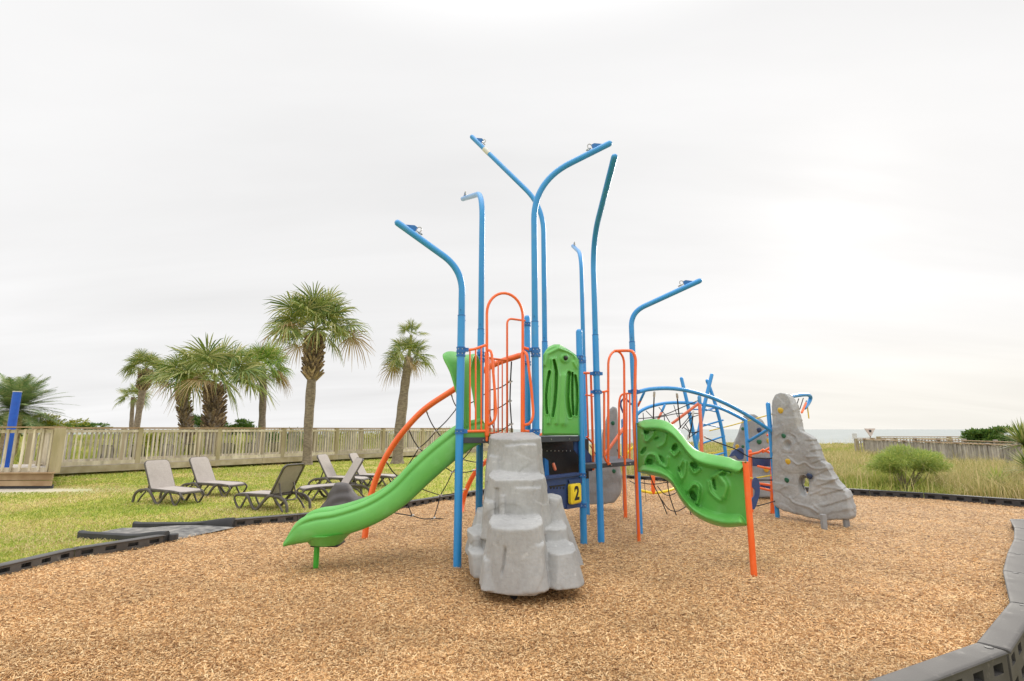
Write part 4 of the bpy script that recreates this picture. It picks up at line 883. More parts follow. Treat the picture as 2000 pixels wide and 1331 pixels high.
# ---- slide
def build_slide():
    R_ = [(-.40,1.63),(-.64,1.565),(-.89,1.385),(-1.16,1.145),(-1.42,.872),(-1.68,.712),(-1.99,.617),(-2.22,.585),(-2.37,.51),(-2.475,.32)]
    B_ = [(-.28,1.39),(-.50,1.28),(-.745,1.10),(-1.0,.875),(-1.24,.655),(-1.53,.475),(-1.84,.365),(-2.12,.315),(-2.33,.285),(-2.47,.265)]
    R3 = cr([V(a,0,b) for a,b in R_], 8); B3 = cr([V(a,0,b) for a,b in B_], 8); n = len(R3)
    half = [(0,.16),(.45,.16),(.66,.03),(.86,.0),(1.0,.07),(1.09,.2),(1.12,.38),(1.12,.54),(1.10,.66),(1.05,.73),(1.005,.755),(1.01,.80),(1.045,.84),(1.04,.90),(.98,.96),(.88,1.0),(.76,1.0),(.66,.95),(.60,.84),(.56,.66),(.50,.5),(.38,.42),(0,.40)]
    prof = half+[(-a,b) for a,b in reversed(half[1:-1])]
    rings = []
    for i in range(n):
        t = i/(n-1); rim = R3[i]; bot = B3[i]; cx = lerp(-.45, -2.30, min(max((-.4-rim.x)/2.0, 0), 1.05)); cy = lerp(6.37, 6.02, min(max((-.4-rim.x)/2.0, 0), 1.05))
        sx_, sy_ = .17, -.985; hw = .265; ring = []
        endk = sstep(.90, 1.0, t)
        for s_, q in prof:
            k2 = sstep(.80, .90, t)
            if .70 < q < .86 and abs(s_) > .99: s_ = math.copysign(lerp(abs(s_), 1.09, float(k2)), s_)
            if endk > 0 and abs(s_) < .7 and q > .3: q = lerp(q, .30, float(endk)*.8)
            p = bot.lerp(rim, q); w = s_*hw*(1+.06*endk)
            q2 = q
            ring.append(V(p.x+sx_*w, cy+sy_*w, p.z))
        rings.append(ring)
    m = MB(); m.loft(rings); sl_ = m.build('slide', M_GREEN, PS, sharp=75)
    fx, fy = gp(617,1107).x, gp(617,1107).y
    ptube('foot_post', [V(fx,fy,-.1), V(fx-.004,fy,.30)], .030, M_GREEND, sl_, cap='flat')
    m = MB(); m.box((fx+.12, fy, .240), (.30,.26,.018)); m.build('foot_plate', M_BLACK, sl_, bevel=.004)
    m = MB(); tblock(m, fx+.11, fy-.02, .250, .37, .16, .17, .27, .255, 3, jit=.0, tilt=0, sides=14); m.build('foot_boss', M_GREEN, sl_)
    # hood
    def arc(pts): return cr([Vector(p) for p in pts], 8)
    front = arc([(-.50,6.07,1.28),(-.50,6.07,1.7),(-.50,6.08,2.1),(-.47,6.17,2.34),(-.44,6.38,2.42),(-.41,6.60,2.34),(-.39,6.69,2.1),(-.39,6.70,1.7),(-.40,6.69,1.28)])
    rear  = arc([(-.54,6.07,1.36),(-.60,6.07,1.72),(-.72,6.05,2.1),(-.83,6.07,2.33),(-.72,6.38,2.40),(-.60,6.64,2.33),(-.55,6.74,2.1),(-.47,6.73,1.7),(-.44,6.70,1.36)])
    m = MB(); vs = []; k = 7; cen = V(-.55,6.38,2.0)
    for a, b in zip(front, rear):
        for j in range(k):
            t = j/(k-1); p = a.lerp(b, t); out = V(0, p.y-6.38, max(p.z-1.9, 0)); out = out.normalized() if out.length > .01 else V(0,0,1)
            p = p+out*(.05*t*t*(1 if a.z > 1.9 else .3)-.02*math.sin(math.pi*t)); vs.append(p)
    n2 = len(front); m.add(vs, [(i*k+j, i*k+j+1, (i+1)*k+j+1, (i+1)*k+j) for i in range(n2-1) for j in range(k-1)])
    h = m.build('slide_hood', M_GREEN, PS, sharp=80); md = h.modifiers.new('s','SOLIDIFY'); md.thickness = .035; md.offset = 0; md = h.modifiers.new('b','SUBSURF'); md.levels = 1; md.render_levels = 1
    # entry lip of slide
    m = MB(); m.box((-.40, 6.38, 1.47), (.16,.52,.06), Matrix.Rotation(.25,3,'Y')); m.build('slide_entry', M_GREEN, PS, bevel=.02)
build_slide()

# ---- railings
def frail(px, py, off=0): return pl(px, py, A, D, off)
def railing(name, tubes, clampmat=None):
    """tubes: list of (pts, r, fillet, subpart) ; first becomes the part, the rest sub-parts"""
    o = None
    for pts, r, fil, nm in tubes:
        t = ptube(name if o is None else nm, pts, r, M_ORANGE, PS if o is None else o, seg=12, fil=fil)
        if o is None: o = t
    return o
rr_ = .0185
arch = [frail(951,855), frail(951,600)]
# arch top as a half ring
c0 = frail(951,612); c1 = frail(1021,612); cm_ = (c0+c1)/2; rad_ = (c1-c0)/2; top = frail(986,573).z
hoop = [frail(951,860)]+[V(cm_.x-rad_.x*math.cos(a), cm_.y-rad_.y*math.cos(a), c0.z+(top-c0.z)*math.sin(a)) for a in [k*math.pi/16 for k in range(17)]]+[frail(1021,856)]
def dpl(px, py): return frail(px, py, .10)
railing('entry_arch', [(hoop, .0175, 0, ''),
    ([frail(951,690), frail(951,850)], .027, 0, 'upright'), ([frail(1021,690), frail(1021,850)], .027, 0, 'upright'),
    ([frail(952,684), dpl(960,686), dpl(966,760), dpl(969,808), dpl(964,826), frail(952,831)], .0165, .06, 'handhold'),
    ([frail(1021,686), dpl(1029,690), dpl(1038,760), dpl(1042,812), dpl(1036,828), frail(1022,831)], .0165, .06, 'handhold')])
railing('guard_rail', [([frail(909,684), frail(925,683), frail(950,674)], .0165, .05, ''), ([frail(909,843), frail(950,842)], .0165, 0, 'bottom_bar'),
    ([frail(918,683), frail(918,843)], .0105, 0, 'upright_bar'), ([frail(929,681), frail(929,843)], .0105, 0, 'upright_bar'), ([frail(940,678), frail(940,843)], .0105, 0, 'upright_bar')])
railing('guard_rail', [([frail(1022,679), frail(1038,684)], .0165, 0, ''), ([frail(1022,842), frail(1036,843)], .0165, 0, 'bottom_bar')])
def brail(px, py): return pl(px, py, E, J)
railing('back_guard_rail', [([brail(945,696), brail(963,701), brail(990,704)], .014, 0, ''), ([brail(945,846), brail(990,847)], .013, 0, 'bottom_bar'),
    ([brail(957,700), brail(957,847)], .0095, 0, 'upright_bar'), ([brail(965,701), brail(965,847)], .0095, 0, 'upright_bar'), ([brail(973,702), brail(973,847)], .0095, 0, 'upright_bar'), ([brail(981,703), brail(981,847)], .0095, 0, 'upright_bar'),
    ([brail(990.5,848), brail(990.5,700), brail(990.5,622), brail(1026,627)], .0155, .09, 'handrail')])
# right side rails
CH = (C_, H)
def crl(px, py, off=0): return pl(px, py, C_, H, off)
def arcpts(f, xl, xr, yb, yt, ysp):
    out = []
    for k in range(13):
        a = math.pi*k/12; out.append(f((xl+xr)/2-(xr-xl)/2*math.cos(a), ysp-(ysp-yt)*math.sin(a)))
    return [f(xl, yb)]+out+[f(xr+1.5, yb)]
hp = arcpts(crl, 1188, 1219, 907, 686, 712)
Pst = gp(1248, 1057); 
railing('entry_hoop', [(hp, .0175, 0, ''), ([crl(1201,686), at(1222,685,7.5), at(1236,686,7.36), at(1241.5,700,7.36), V(Pst.x, Pst.y, 1.6), V(Pst.x, Pst.y, -.1)], .022, .09, 'leg'),
    ([crl(1177,766), crl(1188,764)], .015, 0, 'connector'), ([crl(1180,766), crl(1180,892), crl(1184,902), crl(1191,906)], .0165, .05, 'handhold')])
def wr(px, py): return pl(px, py, (1.02,7.42), (1.45,7.9))
railing('side_guard_rail', [([wr(1141,729), wr(1154,729), wr(1156,800), wr(1159,917)], .018, .02, ''), ([wr(1145,730), wr(1149,853)], .013, 0, 'upright_bar'), ([wr(1146,854), wr(1158,866)], .014, 0, 'bottom_bar'), ([wr(1144,772), wr(1160,774)], .012, 0, 'cross_bar')])
def fr(px, py): return pl(px, py, (1.80,7.95), (1.95,9.1)) if False else at(px, py, 8.5)
o_ = railing('far_guard_rail', [([fr(1209,896), fr(1209,785), fr(1213,770), fr(1236,768)], .0165, .10, ''), ([fr(1224,769), fr(1224,900)], .014, 0, 'upright_bar'), ([fr(1230,769), fr(1230,898)], .014, 0, 'upright_bar'),
    ([fr(1209,893), fr(1212,900), fr(1232,897)], .0145, .04, 'bottom_bar'), ([fr(1218,770), fr(1218,900)], .012, 0, 'upright_bar')])
q = gp(1222,1012); ptube('support_leg', [V(q.x,q.y,-.1), V(q.x,q.y,1.03)], .030, M_ORANGE, cap='flat')
ptube('support_leg', [V(1.66,10.2,-.1), V(1.60,10.2,1.03)], .028, M_SALMON, cap='flat')

# ---- green slotted climbing panel between D and B
def gridpanel(f, nu, nv, name, mat_, parent, back=.03, sharp=60):
    vs = []; 
    for j in range(nv+1):
        for i in range(nu+1): vs.append(f(i/nu, j/nv, 0))
    o = len(vs)
    for j in range(nv+1):
        for i in range(nu+1): vs.append(f(i/nu, j/nv, 1))
    w = nu+1; fs = []
    for j in range(nv):
        for i in range(nu):
            a = j*w+i; fs.append((a, a+1, a+w+1, a+w)); fs.append((o+a+w, o+a+w+1, o+a+1, o+a))
    for i in range(nu): fs.append((i, o+i, o+i+1, i+1)); a = nv*w+i; fs.append((a, a+1, o+a+1, o+a))
    for j in range(nv): a = j*w; fs.append((a, a+w, o+a+w, o+a)); a = j*w+nu; fs.append((a, o+a, o+a+w, a+w))
    m = MB(); m.add(vs, fs); return m.build(name, mat_, parent, sharp=sharp)
def segd(x, y, P):
    """distance to a polyline in px and the parameter"""
    best = 1e9
    for (x0,y0),(x1,y1) in zip(P[:-1], P[1:]):
        dx, dy = x1-x0, y1-y0; t = max(0, min(1, ((x-x0)*dx+(y-y0)*dy)/(dx*dx+dy*dy+1e-9))); best = min(best, math.hypot(x-x0-dx*t, y-y0-dy*t))
    return best
def smst(a, b, x): t = max(0, min(1, (x-a)/(b-a))); return t*t*(3-2*t)
def build_slotpanel():
    Z = lambda a, b: (840+a/3.7, 540+b/3.7)
    slots = [([Z(862,690),Z(848,760),Z(838,850),Z(838,930),Z(845,990)], 2.2), ([Z(893,610),Z(912,690),Z(908,820),Z(898,930),Z(885,1010)], 2.4),
             ([Z(1003,700),Z(994,780),Z(990,870),Z(996,950),Z(1012,1010)], 3.4), ([Z(1028,700),Z(1026,800),Z(1028,900),Z(1034,1000)], 2.0), ([Z(1048,720),Z(1060,800),Z(1062,900),Z(1056,1000)], 2.4)]
    ridges = [([Z(880,600),Z(882,700),Z(870,1010),Z(860,1060)], 3.0, .028), ([Z(915,1060),Z(925,900),Z(935,720)], 3.5, .024), ([Z(905,590),Z(925,640),Z(930,700)], 3, .02), ([Z(1040,620),Z(1060,660)], 3, .02), ([Z(968,1060),Z(966,850),Z(975,720)], 6, .026), ([Z(830,640),Z(850,560),Z(930,520),Z(1040,560),Z(1070,640)], 3.2, .022)]
    tops = [(0,694),(.06,686),(.15,678),(.3,673),(.45,673),(.6,679),(.75,686),(.9,694),(1,704)]
    def topy(u):
        for (a,ya),(b,yb) in zip(tops[:-1], tops[1:]):
            if u <= b: return lerp(ya, yb, (u-a)/(b-a))
        return tops[-1][1]
    def f(u, v, side):
        xl = lerp(1058.5, 1060.5, v); xr = 1132.5
        if v > .93: k = (v-.93)/.07
        px = lerp(xl, xr, u); py = lerp(851, topy(u), v)
        edge = min(u, 1-u, v*2, (1-v)*2); h = .03*smst(0, .05, edge)
        if side: return pl(px, py, D, B, -.03+.0)
        for P, w in slots:
            d = segd(px, py, P); h -= .045*(1-smst(w*.55, w*1.35, d)); h += .006*math.exp(-((d-w*1.7)/1.2)**2)
        for P, w, hh in ridges: h += hh*math.exp(-(segd(px, py, P)/w)**2)
        d = math.hypot(px-1104, py-700); h += .03*math.exp(-(d/9)**4)-.02*math.exp(-(d/5)**4)
        return pl(px, py, D, B, h)
    o = gridpanel(f, 96, 190, 'slotted_panel', M_GREEN, PS)
    c = pl(1104, 700, D, B, .05); n_ = Vector((B[1]-D[1], -(B[0]-D[0]), 0)).normalized(); m = MB(); m.tube([c-n_*.02, c+n_*.01], .030, 18); m.build('viewing_lens', M_BLACK, o)
build_slotpanel()

# ---- green wave climbing panel to the right
def build_wave():
    P0 = (1.745, 7.36); P1 = (2.475, 5.62)
    top = [(1244,827),(1262,820),(1290,820),(1311,828),(1329,844),(1346,866),(1363,880),(1387,887),(1422,893.5),(1439,900),(1458,902)]
    bot = [(1246,922),(1262,927),(1292,934),(1312,948),(1329,977),(1346,998),(1363,1012),(1387,1024),(1415,1031),(1443,1030),(1460,1027)]
    T = cr([V(a,b,0) for a,b in top], 14); Bt = cr([V(a,b,0) for a,b in bot], 14); n = len(T)
    Z3 = lambda a, b: (1220+a/5.882, 860+b/5.882)
    Z6 = lambda a, b: (1220+a/7.396, 720+b/7.396)
    holes = [(Z6(320,900), 7.5, 6, .05), (Z6(275,1190), 9, 4, .035, -.9), (Z3(290,250), 6.5, 7, .045), (Z3(430,220), 10, 3.4, .035, 1.0), (Z6(725,1140), 8, 5.5, .05, -1.1), (Z3(625,340), 6.5, 2.6, .03, 1.4), (Z3(800,290), 9, 5.5, .05, .5), (Z3(790,640), 12, 6, .055, 1.1), (Z3(1030,500), 15, 3.2, .035, 1.35), (Z3(370,-20), 6, 2.6, .03, -.6), (Z3(1130,390), 9, 3, .02, -.25)]
    ridges_ = [([Z3(250,330),Z3(230,250),Z3(270,170),Z3(340,170),Z3(370,240)], 2.6, .035), ([Z3(730,580),Z3(790,510),Z3(850,540),Z3(850,640),Z3(820,780)], 3.6, .05), ([Z3(1010,430),Z3(1130,350),Z3(1200,380)], 3.6, .04), ([Z3(1100,430),Z3(1160,530),Z3(1130,650)], 7, .045), ([Z3(960,480),Z3(990,600),Z3(1100,700)], 3, .025),
              ([Z3(760,320),Z3(800,380),Z3(860,340)], 3, .03), ([Z3(640,430),Z3(620,340),Z3(660,240)], 3, .03), ([Z3(700,260),Z3(690,380),Z3(650,470)], 3.5, .022), ([Z6(270,950),Z6(310,1050),Z6(390,990),Z6(430,890)], 3, .035), ([Z6(500,1130),Z6(570,1080),Z6(600,960)], 3, .03), ([Z3(400,270),Z3(480,310),Z3(500,200)], 2.5, .02), ([Z3(530,140),Z3(570,180),Z3(620,130)], 2.6, .03)]
    ridges = [([(p.x, p.y) for p in cr([V(a,b,0) for a,b in P], 5)], w, h) for P, w, h in ridges_]
    prof = [(-.06,.965),(-.065,.99),(-.05,1.0),(-.03,.998),(.0,.975),(.035,.935),(.065,.895),(.085,.865),(.088,.845),(.07,.825),(.035,.81),(.005,.80)]
    nm = 52; rows = prof+[(None, lerp(.79,.20,k/nm)) for k in range(nm+1)]+[(.01,.185),(.045,.165),(.085,.135),(.115,.105),(.13,.085),(.13,.065),(.11,.045),(.07,.025),(.02,.012),(-.03,.005)]
    W_ = len(rows); nu = 150; grid = []
    for i in range(nu+1):
        u = i/nu; k = u*(n-1); a = min(int(k), n-2); tp = T[a].lerp(T[a+1], k-a); bt = Bt[a].lerp(Bt[a+1], k-a); 
        wav = .05*math.sin(u*2*math.pi); e = smst(0,.04,u)*smst(1,.93,u); row = []
        for (nn, t) in rows:
            en = smst(0,.10,u)*smst(1,.90,u)
            if nn is not None and t > .5: t = lerp(1-(1-t)*.35, t, en)
            if nn is not None and t < .5: t = lerp(t*.35, t, en)
            if nn is None: t = lerp(lerp(.07,.93,(t-.2)/.59), t, en)
            px = lerp(bt.x, tp.x, t); py = lerp(bt.y, tp.y, t)
            if nn is None:
                h = 0
                for q in holes:
                    (hx, hy), ra, rb, dep = q[:4]; an = q[4] if len(q) > 4 else 1.57; dx, dy = px-hx, py-hy; X_ = dx*math.cos(an)+dy*math.sin(an); Y_ = -dx*math.sin(an)+dy*math.cos(an)
                    d = math.hypot(X_/ra, Y_/rb); h -= 1.5*dep*(1-smst(.55, 1.1, d))
                for P, w, hh in ridges: h += 1.35*hh*math.exp(-(segd(px, py, P)/w)**2)
                h = h*e
            else: h = nn*smst(0,.06,u)*(smst(1,.9,u))
            row.append(pl(px, py, P0, P1, h+wav))
        grid.append(row)
    m = MB(); vs = [p for r in grid for p in r]; m.add(vs, [(i*W_+j, i*W_+j+1, (i+1)*W_+j+1, (i+1)*W_+j) for i in range(nu) for j in range(W_-1)])
    o = m.build('wave_panel', M_GREEN, PS, sharp=85); md = o.modifiers.new('s','SOLIDIFY'); md.thickness = .022; md.offset = -1 if True else 0
    pb = gp(1473,1127); b2 = at(1457,902,5.61)
    ptube('panel_post', [V(pb.x,pb.y,-.1), V(pb.x,pb.y,b2.z)], .0325, M_ORANGE, cap='flat', seg=18)
build_wave()

# ---- grey rock step climber
def build_steps():
    mb = MB()
    tblock(mb, .03, 5.92, .14, 1.42, .42, .40, .285, .27, 1, jit=.03, levels=6, sides=17)
    tblock(mb, .045, 5.50, .14, 1.03, .405, .38, .285, .24, 2, jit=.03, levels=5, sides=17, ty=-.03)
    tblock(mb, .035, 5.05, .10, .655, .335, .36, .245, .27, 3, jit=.025, levels=4, sides=17, ty=-.02)
    tblock(mb, .49, 5.58, .16, .80, .25, .28, .085, .10, 4, tx=-.07, jit=.05)
    tblock(mb, .41, 5.33, .16, .56, .20, .24, .13, .14, 5, tx=.0, jit=.05)
    tblock(mb, .455, 5.04, .12, .42, .20, .28, .135, .20, 6, jit=.04, tx=.0, sides=13)
    tblock(mb, -.345, 5.70, .22, .66, .15, .26, .07, .12, 7, tx=.04, jit=.06)
    tblock(mb, -.315, 5.42, .17, .50, .10, .22, .115, .17, 8, tx=-.03, jit=.05)
    tblock(mb, -.29, 5.28, .13, .36, .10, .2, .12, .17, 18, tx=-.02, jit=.05)
    # overlapping slabs: stepped plates standing proud of the faces
    tblock(mb, .15, 4.80, .12, .50, .175, .12, .14, .10, 9, jit=.02, ty=.06, sides=15)
    tblock(mb, -.19, 4.82, .12, .36, .09, .12, .07, .08, 19, jit=.02, ty=.05)
    tblock(mb, .13, 5.25, .5, .93, .21, .13, .165, .11, 10, jit=.02, ty=.06)
    tblock(mb, -.20, 5.27, .45, .80, .10, .12, .07, .10, 20, jit=.03, ty=.05)
    tblock(mb, .08, 5.66, .95, 1.34, .24, .13, .19, .11, 12, jit=.02, ty=.05)
    tblock(mb, -.18, 5.68, .95, 1.22, .10, .12, .07, .09, 21, jit=.03, ty=.05)
    tblock(mb, -.09, 5.33, .60, .88, .05, .2, .04, .16, 11, jit=.04, ty=.04)
    tops = [(.655,.035,5.05),(1.03,.045,5.45),(1.42,.03,5.9),(.41,.46,5.1)]
    def dp(p, n):
        v = noise.noise(p*3.0)*.014+.008*(.5-abs(noise.noise(p*4.1)))+noise.noise(Vector((p.x*7,p.y*7,p.z*5)))*.006+noise.noise(p*26)*.0014
        # layered chips of the cast rock
        v += .006*(smst(-.02,.02,noise.noise(Vector((p.x*2.6+5,p.y*2.6,p.z*3.4))))-.5)
        # vertical groove in the front block
        if p.y < 5.2 and .22 < p.z < .50 and n.z < .5: v -= .03*smst(.22,.30,p.z)*smst(.50,.44,p.z)*math.exp(-((p.x+.055+.05*noise.noise(V(0,0,p.z*9))+.12*(.5-p.z))/(.008+.012*(p.z-.2)))**2)
        if 5.0 < p.y < 5.5 and .68 < p.z < .92: v -= .022*math.exp(-((p.x+.15)/.02)**2)
        # hand slots in the treads
        if n.z > .6:
            for hx, hy, hz, hw in ((-.05,5.03,.65,.028),(.12,5.08,.65,.022),(.10,5.32,1.03,.05),(-.02,5.30,1.03,.018),(-.12,5.75,1.42,.022)):
                if abs(p.z-hz) < .08: v -= .03*math.exp(-(((p.x-hx)/hw)**2+((p.y-hy)/.016)**2)**2)
        return v
    o = remesh_obj(mb, 'rock_steps', M_ROCK, PS, .0095, 4, dp)
    g = gp(1000, 1182); m = MB(); m.tube([(g.x, g.y, -.1), (g.x+.04, g.y+.30, .25)], .032, 12, cap='flat'); m.build('support_foot', M_BLACK, o)
build_steps()

# ---- below the deck: counter panel with the figure 2
def build_counter():
    DB = (D, B)
    def q(px, py, off=0): return pl(px, py, D, B, off)
    m = MB(); poly = [q(1052,937), q(1131,927.5), q(1131,989), q(1106,995), q(1052,960)]; n_ = Vector((B[1]-D[1], -(B[0]-D[0]), 0)).normalized()
    m.prism(poly, n_*-.03); o = m.build('counter_panel', M_NAVY, PS, smooth=False, bevel=.003)
    m = MB(); m.bar(q(1052,935,-.04), q(1136,925,-.04), .13, .03); m.build('counter_shelf', M_NAVY, o, smooth=False, bevel=.004)
    m = MB(); m.prism([q(1073,950,.002), q(1104,946,.002), q(1104,948.5,.002), q(1073,952.5,.002)], n_*.004); 
    for k in range(5): x = 1075+k*6.2; m.prism([q(x,952,.002), q(x+2,951.6,.002), q(x+2,955,.002), q(x,955.4,.002)], n_*.004)
    m.build('slot_row', M_BLACK, o, smooth=False)
    m = MB(); m.prism([q(1109,938,.008), q(1137,934,.008), q(1137,944,.008), q(1112,946,.008)], n_*.012); m.prism([q(1106,986,.004), q(1137,983,.004), q(1137,990,.004), q(1106,995,.004)], n_*.012); m.build('hinge', M_NAVY, o, smooth=False)
    # yellow tile
    m = MB(); c = q(1124, 964.5, .06); u = Vector((B[0]-D[0], B[1]-D[1], 0)).normalized(); w, h, r = .128, .125, .03; w = .125
    pts = []
    for cx, cz, a0 in ((w-r,h-r,0),(-w+r,h-r,90),(-w+r,-h+r,180),(w-r,-h+r,270)):
        for k in range(6): a = math.radians(a0+18*k); pts.append((cx+r*math.cos(a), cz+r*math.sin(a)))
    m.loft([[c+u*(x*.98)+V(0,0,z*.98)-n_*.035 for x,z in pts], [c+u*x+V(0,0,z)-n_*.02 for x,z in pts], [c+u*x+V(0,0,z)+n_*.008 for x,z in pts], [c+u*x*.9+V(0,0,z*.9)+n_*.02 for x,z in pts]]); t = m.build('number_tile', M_YEL, o)
    cu = bpy.data.curves.new('fig', 'FONT'); cu.body = '2'; cu.size = .235; cu.extrude = .003; cu.offset = .0075; cu.align_x = 'CENTER'; cu.align_y = 'CENTER'
    to = bpy.data.objects.new('fig', cu); S.collection.objects.link(to); dg = bpy.context.evaluated_depsgraph_get(); dg.update(); me = bpy.data.meshes.new_from_object(to.evaluated_get(dg)); bpy.data.objects.remove(to)
    R = Matrix((u, V(0,0,1), n_)).transposed().to_4x4(); R.translation = c+n_*.0205-PS.location; me.transform(Matrix.Scale(1,4)); me.transform(R); me.materials.clear(); me.materials.append(M_BLACK)
    fo = bpy.data.objects.new('figure_two', me); S.collection.objects.link(fo); fo.parent = t
    # slab serifs of the figure
    # dark enclosure behind the counter
    off = -.30
    m = MB(); m.prism([q(1040,858,off), q(1150,858,off), q(1150,935,off), q(1040,940,off)], n_*-.02); m.build('back_panel', M_BLACK, PS, smooth=False)
    m = MB(); m.bar(q(1045,872,-.5), q(1045,872,-.02), .02, .25); 
    m = MB()
    for k in range(8): p = q(1068+k*7.6, 881, off+.004); m.tube([p, p+n_*.006], .008, 6, cap='flat')
    m.build('panel_perforations', M_WHITE, PS)  # white pegs put in for the bright perforations of the back panel
    m = MB(); m.prism([q(1133,863,-.04), q(1122,863,-.04), q(1122,880,-.04), q(1133,893,-.04)], n_*-.02); m.build('side_gusset', M_NAVY, PS, smooth=False)
    m = MB(); m.prism([at(1131,868,7.35), at(1140,872,7.45), at(1155,890,7.6), at(1157,921,7.6), at(1131,921,7.35)], (.0,.03,0)); m.build('side_panel', M_NAVY, PS, smooth=False)
    m = MB(); m.prism([q(1064,895,-.12), q(1071,900,-.12), q(1073,938,-.12), q(1064,938,-.12)], n_*-.03); m.build('play_figure', M_CLAMP, PS, smooth=False)
    m = MB(); a = q(1081,912,-.2); m.tube([a+V(0,0,.03), a+V(.02,0,-.03)], .022, 10); m.build('red_knob', M_SALMON, PS)
build_counter()

# ---- rock climbing slab behind the right deck
def rockwall(name, outline, P0, P1, th, mat_, parent, holds, voxel=.02, seed=0, hole=None, dispf=None, base_th=None):
    mb = MB(); n_ = Vector((P1[1]-P0[1], -(P1[0]-P0[0]), 0)).normalized(); poly = [pl(x, y, P0, P1) for x, y in outline]
    mb.prism([p+n_*th*.5 for p in poly], n_*-th)
    cut = None
    if hole:
        (hx, hy, rx, rz) = hole; c = pl(hx, hy, P0, P1); u = Vector((P1[0]-P0[0], P1[1]-P0[1], 0)).normalized(); cut = MB(); rings = []
        for s_, k in ((.2,1.5),(.07,1.15),(0,.9),(-.07,1.0),(-.2,1.3)):
            rings.append([c+n_*s_+u*rx*k*math.cos(a)+V(0,0,rz*k*math.sin(a)) for a in [2*math.pi*j/16 for j in range(16)]])
        cut.loft(rings)
    o = remesh_obj(mb, name, mat_, parent, voxel, 7, dispf or (lambda p, n: .02*noise.noise(p*2.6+V(seed,0,0))+.012*noise.noise(p*7+V(seed,0,0))+.005*abs(noise.noise(p*13))), cut)
    for (x, y, s_, mm) in holds:
        c = pl(x, y, P0, P1, th*.5+.012); m = MB(); r = random.Random(int(x*7+y)); rings = []
        for k, (dn, sc) in enumerate(((-.05,1.05),(.0,1.0),(.025,.75),(.04,.35))):
            rings.append([c+n_*dn*s_*20*.6+Vector((u_.x, u_.y, 0))*math.cos(a)*sc*s_+V(0,0,1)*(math.sin(a)*sc*s_*(.75 if math.sin(a) > 0 else 1.25))+V(0,0,.01*k) for a in [2*math.pi*j/10 for j in range(10)] for u_ in [Vector((P1[0]-P0[0], P1[1]-P0[1])).normalized()]])
        m.loft(rings); m.build('climbing_hold', mm, o, sharp=60)
    return o
rockwall('climbing_slab', [(1150,985),(1147,930),(1150,905),(1170,900),(1176,850),(1190,800),(1197,794),(1204,796),(1207,850),(1208,900),(1214,930),(1213,962),(1200,980),(1175,986)], (1.3,10.0), (2.4,9.7), .22, M_ROCKD, PS, [(1197,827,.035,M_HOLDG),(1199,921,.035,M_HOLDG),(1172,935,.03,M_HOLDG)], .025, 3)

# ---- arched net climber on the left
def build_net():
    t1 = cr([V(*gp(711,1053).xy, -.08), at(724,971,7.5), at(743,915,7.48), at(764,876,7.45), at(792,838,7.42), at(830,799,7.4), at(882,764,7.36), at(962,714,7.32), at(1014,695,7.3)], 10)
    o = ptube('arch_tube', t1, .043, M_ORANGE, seg=16)
    g = gp(901,1003); t2 = cr([V(g.x,g.y,-.1), at(904,982,9.85), at(913,952,9.7), at(932,918,9.4), at(962,893,9.0), at(1005,868,8.4), V(F[0],F[1]-.02,1.42)], 10)
    ptube('arch_tube', t2, .043, M_ORANGE, seg=16)
    N_ = {}
    rows = [  # transverse ropes: (tube1 px, L1 px, L2 px, tube2 px)
      [(880,768,7.4),(893,797,8.0),(936,855,8.7),(985,878,8.7)], [(831,800,7.41),(852,842,8.1),(904,898,8.9),(950,902,9.2)], [(797,836,7.42),(818,876,8.2),(884,922,9.0),(933,918,9.4)],
      [(752,899,7.46),(779,933,8.25),(860,968,9.1),(912,955,9.7)], [(719,985,7.5),(805,1008,8.3),(847,1013,8.9),(903,1008,9.5)]]
    rp_ = MB(); cn = MB()
    def rope(a, b, sag=.03, r=.0085):
        m_ = a.lerp(b, .5)+V(0,0,-sag); rp_.tube(cr([a, m_, b], 5), r, 6, cap='flat')
    P = [[at(*q) for q in row] for row in rows]
    for row in P:
        for i in range(3): rope(row[i], row[i+1], .025)
        for i, q in enumerate(row[1:3]):
            cn.tube([q-V(.022,0,.012), q+V(.022,0,.012)], .014, 8)
        d = (row[1]-row[0]).normalized(); cn.tube([row[0]+d*.03, row[0]+d*.13], .013, 8); d = (row[2]-row[3]).normalized(); cn.tube([row[3]+d*.03, row[3]+d*.13], .013, 8)
    for c in (1, 2):
        for i in range(4): rope(P[i][c], P[i+1][c], .02)
    # the strand seen through the entry
    a = at(999,707,7.35); b = at(997,745,7.6); c = at(996,783,7.9); d = at(999,828,8.2); e = at(1002,872,8.4)
    for p, q in ((a,b),(b,c),(c,d),(d,e)): rope(p, q, 0, .010)
    for p, q in ((b,at(958,762,7.9)),(c,at(955,802,8.2)),(d,at(960,846,8.5)),(at(955,802,8.2),at(966,842,8.5))): rope(p, q, .03)
    rope(at(958,762,7.9), P[0][1], .04); rope(at(955,802,8.2), P[0][2], .04)
    for q in (b,c,d): cn.tube([q-V(.03,0,0), q+V(.02,0,0)], .014, 8); cn.tube([q-V(0,0,.02), q+V(0,0,.02)], .014, 8)
    ro = rp_.build('net_rope', M_ROPE, PS); cn.build('rope_connectors', M_WHITE, ro)
build_net()

